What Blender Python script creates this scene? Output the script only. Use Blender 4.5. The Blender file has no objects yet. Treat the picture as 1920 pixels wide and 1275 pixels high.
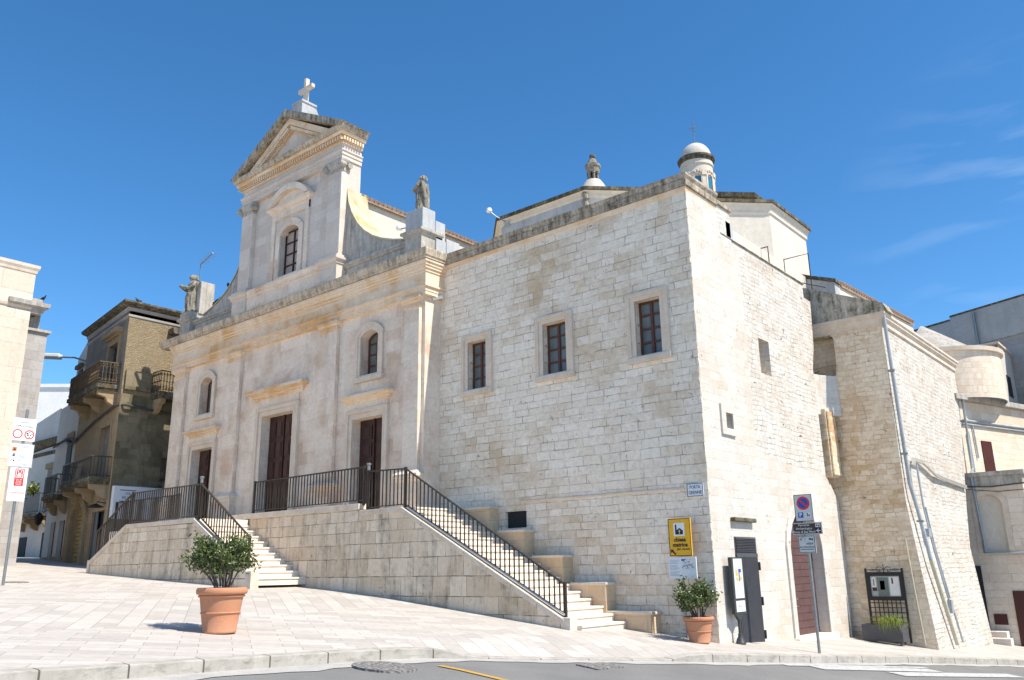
import bpy, math, random
from mathutils import Vector, Matrix
from mathutils.geometry import tessellate_polygon
R = math.radians
random.seed(7)
sc = bpy.context.scene
col = sc.collection

# ------------------------------------------------------------------ camera
F_PX, YAW, TILT, ROLL = 1565.525, -0.700540787, 0.268672307, -0.015297325
cam_d = bpy.data.cameras.new('camera')
cam = bpy.data.objects.new('camera', cam_d); col.objects.link(cam)
_f0 = Vector((math.sin(YAW), math.cos(YAW), 0)); _r0 = Vector((math.cos(YAW), -math.sin(YAW), 0)); _z = Vector((0, 0, 1))
_f = _f0*math.cos(TILT) + _z*math.sin(TILT); _u = _z*math.cos(TILT) - _f0*math.sin(TILT)
_r = _r0*math.cos(ROLL) + _u*math.sin(ROLL); _u2 = _u*math.cos(ROLL) - _r0*math.sin(ROLL)
cam.matrix_world = Matrix(((_r.x, _u2.x, -_f.x, 8.37861538), (_r.y, _u2.y, -_f.y, -16.358302), (_r.z, _u2.z, -_f.z, 1.5), (0, 0, 0, 1)))
cam_d.sensor_fit = 'HORIZONTAL'; cam_d.sensor_width = 36; cam_d.lens = 36*F_PX/1920
cam_d.clip_start = .05; cam_d.clip_end = 2000
sc.camera = cam

# ------------------------------------------------------------------ sky, sun, exposure
SUN = Vector((.72, .107, 1.0)).normalized()
w = bpy.data.worlds.new('World'); sc.world = w; w.use_nodes = True
nt = w.node_tree; bg = nt.nodes['Background']
sky = nt.nodes.new('ShaderNodeTexSky'); sky.sky_type = 'NISHITA'; sky.sun_disc = False
sky.sun_elevation = math.asin(SUN.z); sky.sun_rotation = math.atan2(SUN.x, SUN.y)
sky.altitude = 1500; sky.air_density = 1.0; sky.dust_density = .3; sky.ozone_density = 5.0
hs = nt.nodes.new('ShaderNodeHueSaturation'); hs.inputs['Saturation'].default_value = 1.2; hs.inputs['Value'].default_value = .73; hs.inputs['Hue'].default_value = .495
nt.links.new(sky.outputs[0], hs.inputs['Color'])
# a few faint streaks of high cloud
tc = nt.nodes.new('ShaderNodeTexCoord'); mp = nt.nodes.new('ShaderNodeMapping')
mp.inputs['Rotation'].default_value = (0, R(18), R(20)); mp.inputs['Scale'].default_value = (2.0, 2.2, 9)
nz = nt.nodes.new('ShaderNodeTexNoise'); nz.inputs['Scale'].default_value = 2.6; nz.inputs['Detail'].default_value = 7; nz.inputs['Distortion'].default_value = .5
cr = nt.nodes.new('ShaderNodeValToRGB'); cr.color_ramp.elements[0].position = .55; cr.color_ramp.elements[1].position = .9
cr.color_ramp.elements[1].color = (.2, .2, .2, 1)
mx = nt.nodes.new('ShaderNodeMix'); mx.data_type = 'RGBA'; mx.inputs[7].default_value = (5, 5.3, 5.8, 1)
nt.links.new(tc.outputs['Generated'], mp.inputs[0]); nt.links.new(mp.outputs[0], nz.inputs['Vector'])
nt.links.new(nz.outputs['Fac'], cr.inputs[0])
dt = nt.nodes.new('ShaderNodeVectorMath'); dt.operation = 'DOT_PRODUCT'; dt.inputs[1].default_value = Vector((-.09, .93, .33)).normalized()
r2 = nt.nodes.new('ShaderNodeMapRange'); r2.inputs[1].default_value = .98; r2.inputs[2].default_value = .9995
ml = nt.nodes.new('ShaderNodeMath'); ml.operation = 'MULTIPLY'
nt.links.new(tc.outputs['Generated'], dt.inputs[0]); nt.links.new(dt.outputs['Value'], r2.inputs[0]); nt.links.new(r2.outputs[0], ml.inputs[0]); nt.links.new(cr.outputs[0], ml.inputs[1])
nt.links.new(ml.outputs[0], mx.inputs[0]); nt.links.new(hs.outputs[0], mx.inputs[6])
nt.links.new(mx.outputs[2], bg.inputs['Color']); bg.inputs['Strength'].default_value = .13
sd = bpy.data.lights.new('sun', 'SUN'); sd.energy = 3.3; sd.angle = R(.53); sd.color = (1, .93, .82)
so = bpy.data.objects.new('sun', sd); col.objects.link(so); so.location = SUN*60
so.rotation_euler = (-SUN).to_track_quat('-Z', 'Y').to_euler()
vs = sc.view_settings; vs.view_transform = 'Standard'; vs.look = 'None'; vs.exposure = 1.12; vs.gamma = 1
sc.cycles.max_bounces = 8; sc.cycles.diffuse_bounces = 5

# ------------------------------------------------------------------ materials
class NT:
    def __init__(s, name):
        s.m = bpy.data.materials.new(name); s.m.use_nodes = True; s.t = s.m.node_tree
        s.b = s.t.nodes['Principled BSDF']
    def n(s, typ, props=None, **ins):
        n = s.t.nodes.new('ShaderNode' + typ)
        for k, v in (props or {}).items(): setattr(n, k, v)
        for k, v in ins.items():
            key = int(k[1:]) if k[0] == 'i' and k[1:].isdigit() else k.replace('_', ' ')
            if isinstance(v, bpy.types.NodeSocket): s.t.links.new(v, n.inputs[key])
            else: n.inputs[key].default_value = v
        return n
    def math(s, op, a, b=0.0, c=0.0): return s.n('Math', dict(operation=op), i0=a, i1=b, i2=c).outputs[0]
    def mix(s, f, a, b, blend='MIX'):
        n = s.n('Mix', dict(data_type='RGBA', blend_type=blend), i0=f, i6=a, i7=b); return n.outputs[2]
    def ramp(s, v, p0, p1, c0=(0, 0, 0, 1), c1=(1, 1, 1, 1)):
        n = s.n('ValToRGB', i0=v); e = n.color_ramp.elements
        e[0].position = p0; e[1].position = p1; e[0].color = c0; e[1].color = c1; return n.outputs[0]
    def noise(s, vec, scale, detail=4, rough=.6, dist=0): return s.n('TexNoise', Vector=vec, Scale=scale, Detail=detail, Roughness=rough, Distortion=dist)
    def scaled(s, vec, sx, sy, sz=1): return s.n('VectorMath', dict(operation='MULTIPLY'), i0=vec, i1=(sx, sy, sz)).outputs[0]
    def bump(s, h, strength, dist=.02):
        n = s.n('Bump', Strength=strength, Distance=dist, Height=h); s.t.links.new(n.outputs[0], s.b.inputs['Normal'])
    def out(s, colr, rough=.9, spec=.2):
        if isinstance(colr, bpy.types.NodeSocket): s.t.links.new(colr, s.b.inputs['Base Color'])
        else: s.b.inputs['Base Color'].default_value = colr
        if isinstance(rough, bpy.types.NodeSocket): s.t.links.new(rough, s.b.inputs['Roughness'])
        else: s.b.inputs['Roughness'].default_value = rough
        s.b.inputs['Specular IOR Level'].default_value = spec
        return s.m
def c4(c): return (c[0], c[1], c[2], 1)

def ashlar(name, c1, c2, mortar, bw, bh, ms=.007, patch=(.45, .34, .22), pamt=.5, pscale=.35, dark=(.16, .15, .13), damt=.0, streak=.0, pits=.5, bump=.5, fine=.14, joint=1.0, wob_=.035, pitx=1.0, pscl=13, j0=.38, st0=.5, jb=.9, p0=.42, p1=.72):
    k = NT(name); uv = k.n('TexCoord').outputs['UV']
    wob = k.noise(uv, 1.7, 3); wv = k.n('VectorMath', dict(operation='SUBTRACT'), i0=wob.outputs['Color'], i1=(.5, .5, .5)).outputs[0]
    p = k.n('VectorMath', dict(operation='MULTIPLY_ADD'), i0=wv, i1=(wob_, wob_, 0), i2=uv).outputs[0]
    sp = k.n('SeparateXYZ', i0=p); x, y = sp.outputs[0], sp.outputs[1]
    y = k.math('ADD', y, k.math('MULTIPLY', k.math('SINE', k.math('MULTIPLY', y, 2.3)), bh*.33))
    row = k.math('FLOOR', k.math('DIVIDE', y, bh))
    wn = k.n('TexWhiteNoise', dict(noise_dimensions='1D'), W=row).outputs['Value']
    x2 = k.math('MULTIPLY_ADD', x, k.math('MULTIPLY_ADD', wn, .5, .75), k.math('MULTIPLY', wn, 17.3))
    bv = k.n('CombineXYZ', i0=x2, i1=y).outputs[0]
    br = k.n('TexBrick', dict(offset=0.0, squash=1.0), Vector=bv, Color1=(0, 0, 0, 1), Color2=(1, 1, 1, 1), Mortar=(.5, .5, .5, 1), Scale=1.0, Mortar_Size=ms, Mortar_Smooth=.35, Bias=0.0, Brick_Width=bw, Row_Height=bh)
    colr = k.mix(br.outputs['Color'], c4(c1), c4(c2))
    n1 = k.noise(uv, pscale, 5, .62, .4)
    pm = k.math('MULTIPLY', k.ramp(n1.outputs['Fac'], p0, p1), pamt)
    pm = k.math('MULTIPLY', pm, k.math('MULTIPLY_ADD', br.outputs['Color'], .9, .35))
    colr = k.mix(pm, colr, c4(patch))
    n2 = k.noise(uv, 9, 6, .7)
    colr = k.mix(1.0, colr, k.ramp(n2.outputs['Fac'], .25, .75, (1-fine, 1-fine, 1-fine, 1), (1+fine*.6, 1+fine*.6, 1+fine*.6, 1)), 'MULTIPLY')
    # small pits and knocked corners
    n3 = k.noise(k.scaled(uv, pitx, 1), pscl, 2, .5, .8); n4 = k.noise(uv, 1.3, 2)
    pit = k.math('MULTIPLY', k.ramp(n3.outputs['Fac'], .66, .72), k.ramp(n4.outputs['Fac'], .45, .65))
    pit = k.math('MULTIPLY', pit, pits)
    colr = k.mix(pit, colr, (mortar[0]*.55, mortar[1]*.5, mortar[2]*.45, 1))
    jn = k.noise(uv, 2.6, 3)
    jf = k.math('MULTIPLY', br.outputs['Fac'], k.math('MULTIPLY', k.ramp(jn.outputs['Fac'], j0, j0+.26, (.14, .14, .14, 1)), joint))
    colr = k.mix(jf, colr, c4(mortar))
    if damt or streak:
        s1 = k.noise(k.scaled(uv, 2.4, .45), 1.0, 6, .68, .3); s2 = k.noise(uv, 5, 4, .7)
        sf = k.math('MULTIPLY', k.ramp(s1.outputs['Fac'], st0, st0+.18), k.ramp(s2.outputs['Fac'], .3, .6))
        colr = k.mix(k.math('MULTIPLY', sf, max(damt, streak)), colr, c4(dark))
    h = k.math('SUBTRACT', k.math('MULTIPLY', n2.outputs['Fac'], .35), k.math('MULTIPLY', jf, jb))
    h = k.math('SUBTRACT', h, k.math('MULTIPLY', pit, 1.0))
    h = k.math('MULTIPLY_ADD', br.outputs['Color'], .18, h)
    k.bump(h, bump, .02)
    return k.out(colr, .92, .15)

def rubble(name, c1, c2, joint, sx, sy, bump=1.0, edge=.07, jamt=.6, damt=0, dark=(.1, .09, .07), dist=.05, rnd=1.0):
    k = NT(name); uv = k.n('TexCoord').outputs['UV']
    wob = k.noise(uv, 2.2, 3); wv = k.n('VectorMath', dict(operation='SUBTRACT'), i0=wob.outputs['Color'], i1=(.5, .5, .5)).outputs[0]
    p = k.n('VectorMath', dict(operation='MULTIPLY_ADD'), i0=wv, i1=(.16, .1, 0), i2=uv).outputs[0]
    p = k.scaled(p, 1/sx, 1/sy)
    v = k.n('TexVoronoi', dict(voronoi_dimensions='2D', feature='F1', distance='CHEBYCHEV'), Vector=p, Scale=1.0, Randomness=rnd)
    e = k.n('TexVoronoi', dict(voronoi_dimensions='2D', feature='DISTANCE_TO_EDGE'), Vector=p, Scale=1.0, Randomness=rnd)
    f = k.n('SeparateXYZ', i0=v.outputs['Color'])
    colr = k.mix(f.outputs[0], c4(c1), c4(c2))
    n2 = k.noise(uv, 12, 6, .7)
    colr = k.mix(1.0, colr, k.ramp(n2.outputs['Fac'], .3, .75, (.82, .82, .82, 1), (1.08, 1.08, 1.08, 1)), 'MULTIPLY')
    en = k.math('MULTIPLY_ADD', k.noise(uv, 6, 3).outputs['Fac'], -.12, e.outputs['Distance'])
    jf = k.ramp(k.math('ADD', en, .06), .0, edge, (1, 1, 1, 1), (0, 0, 0, 1))
    jn = k.noise(uv, 1.1, 4)
    jv = k.math('MULTIPLY', jf, k.math('MULTIPLY', k.ramp(jn.outputs['Fac'], .35, .62, (.12, .12, .12, 1)), jamt))
    colr = k.mix(jv, colr, c4(joint))
    if damt:
        s1 = k.noise(k.scaled(uv, 1.4, .6), .7, 6, .68, .3)
        colr = k.mix(k.math('MULTIPLY', k.ramp(s1.outputs['Fac'], .45, .7), damt), colr, c4(dark))
    h = k.math('MULTIPLY_ADD', k.ramp(e.outputs['Distance'], 0, .22), .8, k.math('MULTIPLY', n2.outputs['Fac'], .7))
    h = k.math('MULTIPLY_ADD', f.outputs[1], .5, h)
    k.bump(h, bump, dist)
    return k.out(colr, .95, .1)

def plain(name, c, c2=None, scale=3, rough=.85, bump=.12, spec=.25, metal=0, streak=0, dark=(.12, .11, .1), lo=.35, hi=.68, coord='Object'):
    k = NT(name); oc = k.n('TexCoord').outputs[coord]
    n1 = k.noise(oc, scale, 6, .65, .3); n2 = k.noise(oc, scale*9, 4, .6)
    c2 = c2 or tuple(v*.78 for v in c)
    colr = k.mix(k.ramp(n1.outputs['Fac'], lo, hi), c4(c), c4(c2))
    colr = k.mix(1.0, colr, k.ramp(n2.outputs['Fac'], .3, .7, (.9, .9, .9, 1), (1.06, 1.06, 1.06, 1)), 'MULTIPLY')
    if streak:
        s1 = k.noise(k.scaled(oc, 2.2, 2.2, .25), 1.0, 5, .7, .2)
        colr = k.mix(k.math('MULTIPLY', k.ramp(s1.outputs['Fac'], .48, .7), streak), colr, c4(dark))
    if bump: k.bump(k.math('ADD', n2.outputs['Fac'], n1.outputs['Fac']), bump, .01)
    k.b.inputs['Metallic'].default_value = metal
    return k.out(colr, rough, spec)

def weathered(name, base, d1=.42, d2=.62, lichen=.25, scale=1.8, dk=(.075, .068, .052), lc=(.36, .25, .05)):
    """stone darkened by algae in streaks and blotches, with patches of yellow lichen"""
    k = NT(name); oc = k.n('TexCoord').outputs['Object']
    n1 = k.noise(oc, scale, 8, .78, .2); n2 = k.noise(oc, scale*6, 6, .75); n3 = k.noise(oc, scale*.8, 5, .7, .6)
    st = k.noise(k.scaled(oc, 5, 5, .7), 1.6, 6, .75)
    v = k.math('MULTIPLY_ADD', n2.outputs['Fac'], .3, k.math('MULTIPLY_ADD', st.outputs['Fac'], .45, k.math('MULTIPLY', n1.outputs['Fac'], .35)))
    f = k.ramp(v, d1, d2)
    colr = k.mix(f, c4(base), c4(dk))
    colr = k.mix(k.math('MULTIPLY', k.ramp(n3.outputs['Fac'], .5, .68), lichen), colr, c4(lc))
    colr = k.mix(1.0, colr, k.ramp(n2.outputs['Fac'], .3, .7, (.8, .8, .8, 1), (1.12, 1.12, 1.12, 1)), 'MULTIPLY')
    k.bump(k.math('ADD', n2.outputs['Fac'], n1.outputs['Fac']), .5, .02)
    return k.out(colr, .95, .1)

def flat(name, c, rough=.5, spec=.4, metal=0.0):
    k = NT(name); k.b.inputs['Metallic'].default_value = metal; return k.out(c4(c), rough, spec)

M = {}
M['facade'] = ashlar('pale_facade_limestone', (.82, .70, .575), (.75, .625, .50), (.46, .35, .26), .75, .42, .005, patch=(.60, .43, .31), pamt=.9, pscale=.9, pits=.4, bump=.3, fine=.16, joint=.5, streak=.35, dark=(.40, .34, .28), p0=.45, p1=.66)
M['warm'] = ashlar('warm_moulded_limestone', (.80, .66, .50), (.74, .58, .42), (.50, .36, .23), 1.3, .8, .004, patch=(.64, .38, .17), pamt=1.0, pscale=.9, pits=.3, bump=.3, fine=.16, joint=.3, p0=.44, p1=.64, streak=.25, dark=(.42, .34, .26))
M['trim'] = plain('pale_trim_limestone', (.72, .61, .49), (.62, .50, .38), 2.5, .9, .15)
M['wing'] = ashlar('ashlar_wing_wall', (.88, .785, .655), (.81, .70, .56), (.30, .23, .16), .40, .195, .010, patch=(.60, .45, .29), pamt=.85, pscale=.38, pits=1.0, bump=.7, fine=.22, joint=.85, streak=.15, dark=(.34, .29, .23), wob_=.07, p0=.46, p1=.66, j0=.4)
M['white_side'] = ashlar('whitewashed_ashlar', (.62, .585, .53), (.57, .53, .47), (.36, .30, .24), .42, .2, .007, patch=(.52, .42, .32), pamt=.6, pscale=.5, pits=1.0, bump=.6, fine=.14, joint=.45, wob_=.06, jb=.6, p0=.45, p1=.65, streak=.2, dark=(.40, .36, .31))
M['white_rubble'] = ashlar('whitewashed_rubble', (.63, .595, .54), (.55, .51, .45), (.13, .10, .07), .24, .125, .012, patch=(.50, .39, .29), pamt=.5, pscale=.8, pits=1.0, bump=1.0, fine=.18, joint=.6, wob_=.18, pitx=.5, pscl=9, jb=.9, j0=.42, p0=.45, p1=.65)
M['rubble'] = ashlar('cream_rubble', (.86, .73, .56), (.76, .62, .46), (.30, .20, .12), .25, .13, .010, patch=(.56, .37, .19), pamt=1.0, pscale=.3, pits=1.0, bump=.9, fine=.22, joint=.6, wob_=.2, pitx=.5, pscl=8, j0=.42, p0=.42, p1=.62)
M['apse'] = ashlar('cream_apse_ashlar', (.76, .66, .54), (.68, .57, .45), (.46, .37, .28), .5, .24, .008, patch=(.62, .43, .29), pamt=.35, pits=.5, bump=.5)
M['tower'] = ashlar('grey_white_tower_stone', (.68, .60, .52), (.58, .50, .43), (.42, .36, .3), .6, .33, .004, patch=(.54, .41, .31), pamt=.4, pscale=.4, pits=.25, bump=.25, joint=.5, streak=.35, dark=(.32, .3, .28))
M['coping'] = weathered('dark_weathered_coping', (.56, .48, .38), .47, .64, .2, 2.5, (.10, .088, .065))
M['corona'] = weathered('blackened_cornice_stone', (.64, .53, .40), .50, .68, .12, 2.0, (.11, .095, .07))
M['lichen'] = weathered('yellow_lichen_stone', (.54, .47, .34), .62, .8, .95, 1.6, (.2, .17, .1), (.46, .29, .05))
M['mossy'] = weathered('mossy_dark_stone', (.34, .31, .25), .40, .58, .3, 3, (.07, .062, .045))
M['dirty'] = weathered('stained_grey_stone', (.56, .52, .46), .46, .68, .06, 2.2, (.2, .19, .17))
M['terrace'] = ashlar('stained_terrace_ashlar', (.82, .69, .53), (.70, .57, .42), (.20, .16, .11), .62, .345, .010, patch=(.54, .40, .25), pamt=.7, pscale=.45, dark=(.15, .13, .095), damt=.75, pits=.95, bump=.6, joint=.95, st0=.47, j0=.34)
M['cap'] = plain('worn_cap_stone', (.72, .62, .51), (.56, .46, .36), 3, .9, .3)
M['step'] = plain('pale_step_stone', (.78, .70, .6), (.66, .57, .47), 3, .85, .25)
M['bench'] = ashlar('ochre_bench_ashlar', (.70, .54, .36), (.62, .46, .3), (.40, .29, .19), .45, .3, .006, patch=(.54, .36, .2), pamt=.55, pits=.4, bump=.4)
M['plaster'] = plain('white_roof_plaster', (.66, .605, .52), (.60, .54, .45), .8, .9, .1, streak=.15, dark=(.4, .36, .3))
M['domeplaster'] = plain('grey_white_dome_plaster', (.56, .53, .46), (.46, .43, .38), 2.0, .9, .2, streak=.2, dark=(.3, .28, .24))
M['greyplaster'] = plain('stained_grey_plaster', (.50, .50, .49), (.36, .38, .40), 1.2, .9, .15, streak=.55, dark=(.22, .23, .24))
M['tile'] = plain('old_roof_tile', (.36, .24, .17), (.22, .16, .12), 4, .9, .3)
M['door'] = plain('dark_brown_door', (.062, .022, .015), (.04, .015, .011), 3, .55, .1, .35)
M['sash'] = plain('red_brown_window_frame', (.14, .055, .036), (.10, .04, .028), 5, .55, .1)
k = NT('old_window_glass'); oc = k.n('TexCoord').outputs['Object']
nn = k.noise(oc, 1.6, 2); gcol = k.mix(k.ramp(nn.outputs['Fac'], .3, .7), (.10, .115, .105, 1), (.19, .20, .175, 1))
M['glass'] = k.out(gcol, .08, .6)
M['lightglass'] = plain('reflection_tinted_glass', (.44, .36, .31), (.38, .31, .26), 2, .25, 0, .4)  # pale reflection painted into the pane colour
M['blueglass'] = plain('blue_lantern_glass', (.03, .13, .22), (.05, .22, .33), 2, .12, 0, .6)
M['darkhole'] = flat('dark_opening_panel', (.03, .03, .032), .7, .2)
M['iron'] = plain('dark_grey_brown_iron', (.035, .030, .027), (.05, .04, .033), 6, .5, .05, .4, .3)
M['irongrey'] = plain('green_grey_cast_iron', (.035, .042, .042), (.05, .058, .056), 6, .5, .08, .4)
M['steel'] = plain('galvanised_steel', (.32, .33, .33), (.22, .23, .24), 5, .42, .05, .5, .7)
M['lead'] = plain('blue_grey_drainpipe', (.42, .46, .48), (.3, .33, .35), 2, .5, .05, .4, .2)
M['cream_pipe'] = plain('cream_painted_pipe', (.58, .54, .42), (.45, .42, .32), 3, .6, .1)
M['cable'] = flat('dusty_black_cable', (.07, .065, .06), .7, .2)
M['paleware'] = flat('pale_cable_sheath', (.42, .4, .36), .7, .2)
M['grey_door'] = plain('charcoal_metal_door', (.085, .085, .095), (.07, .07, .078), 2, .5, .05, .4)
M['brown_door'] = plain('plum_brown_board_door', (.13, .07, .065), (.09, .05, .048), 5, .7, .2)
M['redmetal'] = plain('oxblood_metal_door', (.085, .028, .024), (.07, .024, .02), 2, .5, .03)
M['terracotta'] = plain('terracotta_clay', (.52, .235, .125), (.46, .225, .135), 5, .8, .15)
M['soil'] = plain('dark_potting_soil', (.05, .035, .025), (.03, .02, .015), 20, 1, .5)
k = NT('leathery_green_leaf'); at = k.n('Attribute', dict(attribute_name='tone', attribute_type='GEOMETRY'))
k.b.inputs['Subsurface Weight'].default_value = 0
M['leaf'] = k.out(k.mix(at.outputs['Fac'], (.035, .06, .018, 1), (.16, .20, .05, 1)), .38, .45)
k = NT('yellow_green_blade'); at = k.n('Attribute', dict(attribute_name='tone', attribute_type='GEOMETRY'))
M['blade'] = k.out(k.mix(at.outputs['Fac'], (.09, .14, .02, 1), (.30, .34, .07, 1)), .5, .3)
M['bark'] = plain('grey_shrub_bark', (.20, .155, .12), (.12, .09, .07), 12, .9, .3)
M['white'] = plain('white_sign_enamel', (.74, .75, .75), (.70, .71, .72), 3, .35, 0, .5)
M['paper'] = plain('pale_printed_paper', (.70, .70, .66), (.62, .63, .62), 6, .4, 0, .4)
M['yellow'] = plain('yellow_sign_enamel', (.78, .42, .008), (.74, .39, .008), 2, .4, 0, .4)
M['black'] = flat('black_lettering', (.02, .02, .02), .5, .3)
M['navy'] = flat('navy_lettering', (.03, .04, .10), .5, .3)
M['greyink'] = flat('grey_printed_lines', (.30, .32, .36), .6, .2)
M['red'] = flat('red_sign_paint', (.62, .03, .025), .45, .4)
M['blue'] = flat('blue_sign_paint', (.015, .07, .36), .45, .4)
M['orange'] = flat('orange_sign_paint', (.75, .16, .02), .45, .4)
M['brown'] = flat('brown_sign_paint', (.055, .03, .025), .45, .4)
M['signgrey'] = plain('dull_white_sign_face', (.55, .57, .56), (.5, .52, .52), 4, .45, 0, .4)
M['darkframe'] = flat('dark_notice_frame', (.022, .022, .024), .5, .3)
M['photo_ink'] = flat('grey_green_photo_print', (.14, .17, .16), .5, .3)
M['photo_mid'] = flat('pale_green_photo_print', (.34, .38, .36), .5, .3)
M['ochreink'] = flat('ochre_print', (.55, .42, .15), .5, .3)
M['gold_rubble'] = rubble('golden_rubble_masonry', (.36, .285, .18), (.27, .21, .13), (.15, .115, .07), .11, .06, .8, .12, .5, dist=.02, damt=.4, dark=(.18, .15, .1))
M['mossgable'] = weathered('moss_patched_gable_stone', (.58, .52, .43), .50, .64, .25, 3.5, (.11, .10, .055), (.17, .16, .05))
M['roofstone'] = ashlar('grey_stone_roof_slabs', (.50, .47, .42), (.40, .37, .33), (.24, .21, .18), .3, .15, .01, patch=(.36, .32, .27), pamt=.5, pits=.8, bump=.8, streak=.3, dark=(.22, .2, .18), wob_=.1)
M['dark_ashlar'] = ashlar('blackened_palazzo_ashlar', (.30, .255, .20), (.23, .195, .155), (.11, .095, .075), .6, .32, .006, patch=(.15, .13, .11), pamt=.7, pscale=.4, streak=.7, dark=(.09, .08, .068), bump=.4)
M['ochre_ashlar'] = ashlar('ochre_palazzo_ashlar', (.40, .30, .19), (.34, .25, .15), (.22, .16, .1), .7, .33, .006, patch=(.26, .19, .11), pamt=.6, pscale=.35, streak=.55, dark=(.13, .11, .07), bump=.35)
M['moss_wall'] = ashlar('mossy_palazzo_corner', (.26, .215, .14), (.21, .175, .11), (.12, .098, .06), .4, .22, .006, patch=(.11, .098, .06), pamt=.9, pscale=.5, streak=.8, dark=(.065, .06, .042), bump=.5, joint=.6, p0=.42, p1=.6)
M['oldshutter'] = plain('peeling_grey_shutter', (.30, .27, .22), (.2, .18, .15), 5, .8, .2)
M['darkshutter'] = plain('dark_green_shutter', (.035, .045, .042), (.05, .055, .05), 4, .7, .2)
M['housewhite'] = plain('off_white_house_plaster', (.62, .59, .54), (.54, .51, .47), 1.0, .92, .1, streak=.15, dark=(.35, .33, .3))
M['farwhite'] = plain('bright_white_house_plaster', (.76, .75, .73), (.70, .69, .67), 1.0, .92, .1)
M['farblock'] = ashlar('grey_far_block_stone', (.44, .42, .4), (.36, .34, .32), (.26, .24, .22), .6, .3, .008, patch=(.36, .31, .27), pamt=.5, pscale=.3, streak=.5, dark=(.2, .19, .18), bump=.4)
M['concrete'] = plain('grey_concrete_render', (.45, .45, .44), (.38, .38, .37), 1.2, .9, .1, streak=.4, dark=(.28, .28, .27))
M['yellow_shutter'] = plain('faded_yellow_roller_shutter', (.5, .38, .16), (.42, .31, .13), 3, .7, .1)
M['bird'] = plain('dark_pigeon_feathers', (.03, .03, .035), (.06, .06, .065), 20, .7, .1)
M['statue'] = weathered('weathered_statue_stone', (.40, .37, .30), .46, .64, .12, 6, (.10, .09, .075))
M['lamp'] = flat('white_lamp_housing', (.78, .78, .76), .35, .5)

# paving: pinkish white slabs laid in herringbone bands
k = NT('limestone_paving_slabs'); uv = k.n('TexCoord').outputs['UV']
rot = k.n('VectorRotate', dict(rotation_type='Z_AXIS'), Vector=uv, Angle=R(-14)).outputs[0]
sp = k.n('SeparateXYZ', i0=rot)
band = 3.4
fl = k.math('FLOOR', k.math('DIVIDE', sp.outputs[0], band)); par = k.math('SUBTRACT', k.math('MULTIPLY', k.math('MODULO', k.math('ADD', fl, 400), 2.0), 2.0), 1.0)
yy = k.math('MULTIPLY', sp.outputs[1], par)
v2 = k.n('CombineXYZ', i0=sp.outputs[0], i1=yy).outputs[0]
v3 = k.n('VectorRotate', dict(rotation_type='Z_AXIS'), Vector=v2, Angle=R(45)).outputs[0]
br = k.n('TexBrick', dict(offset=.37), Vector=v3, Color1=(0, 0, 0, 1), Color2=(1, 1, 1, 1), Mortar=(.5, .5, .5, 1), Scale=1.0, Mortar_Size=.006, Mortar_Smooth=.3, Brick_Width=.66, Row_Height=.3)
b2 = k.n('SeparateXYZ', i0=rot)
cc = k.mix(br.outputs['Color'], (.425, .39, .35, 1), (.56, .515, .465, 1))
n0 = k.noise(uv, .35, 5, .6); cc = k.mix(k.math('MULTIPLY', k.ramp(n0.outputs['Fac'], .4, .75), .35), cc, (.46, .41, .36, 1))
n1 = k.noise(uv, 7, 6, .7); cc = k.mix(1.0, cc, k.ramp(n1.outputs['Fac'], .3, .7, (.88, .88, .88, 1), (1.06, 1.06, 1.06, 1)), 'MULTIPLY')
cc = k.mix(k.math('MULTIPLY', br.outputs['Fac'], .85), cc, (.25, .21, .18, 1))
st = k.noise(uv, 2.2, 5, .7); cc = k.mix(k.math('MULTIPLY', k.ramp(st.outputs['Fac'], .58, .72), .35), cc, (.27, .24, .21, 1))
k.bump(k.math('SUBTRACT', k.math('MULTIPLY', n1.outputs['Fac'], .3), br.outputs['Fac']), .25, .008)
M['paving'] = k.out(cc, .72, .3)
# asphalt
k = NT('worn_grey_asphalt'); uv = k.n('TexCoord').outputs['UV']
n0 = k.noise(uv, .5, 5, .65); n1 = k.noise(uv, 70, 3, .7); n2 = k.noise(uv, 4, 5, .7)
cc = k.mix(k.ramp(n0.outputs['Fac'], .35, .7), (.165, .163, .158, 1), (.215, .21, .2, 1))
cc = k.mix(1.0, cc, k.ramp(n1.outputs['Fac'], .3, .7, (.7, .7, .7, 1), (1.3, 1.3, 1.3, 1)), 'MULTIPLY')
cc = k.mix(k.math('MULTIPLY', k.ramp(n2.outputs['Fac'], .6, .75), .35), cc, (.085, .085, .088, 1))
k.bump(n1.outputs['Fac'], .5, .008)
M['asphalt'] = k.out(cc, .9, .2)
M['gutter'] = plain('dusty_concrete_gutter', (.44, .42, .39), (.34, .33, .31), 2.5, .9, .3)
k = NT('grey_limestone_kerb'); uv = k.n('TexCoord').outputs['UV']; sp = k.n('SeparateXYZ', i0=uv)
fr = k.math('FRACT', k.math('DIVIDE', sp.outputs[0], .92)); jj = k.math('LESS_THAN', k.math('ABSOLUTE', k.math('SUBTRACT', fr, .5)), .012)
n1 = k.noise(uv, 3, 6, .7, .4); n2 = k.noise(k.scaled(uv, 3, 9), 1.4, 5, .7)
cc = k.mix(k.ramp(n1.outputs['Fac'], .35, .65), (.46, .43, .38, 1), (.33, .305, .265, 1))
cc = k.mix(k.math('MULTIPLY', k.ramp(n2.outputs['Fac'], .52, .68), .65), cc, (.17, .15, .12, 1)); cc = k.mix(jj, cc, (.12, .1, .08, 1))
k.bump(k.math('SUBTRACT', n1.outputs['Fac'], jj), .4, .02); M['kerb'] = k.out(cc, .9, .2)
k = NT('worn_white_road_paint'); uv = k.n('TexCoord').outputs['UV']; n1 = k.noise(uv, 9, 6, .75)
M['roadwhite'] = k.out(k.mix(k.ramp(n1.outputs['Fac'], .5, .7), (.46, .46, .45, 1), (.18, .18, .18, 1)), .8, .2)
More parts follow.
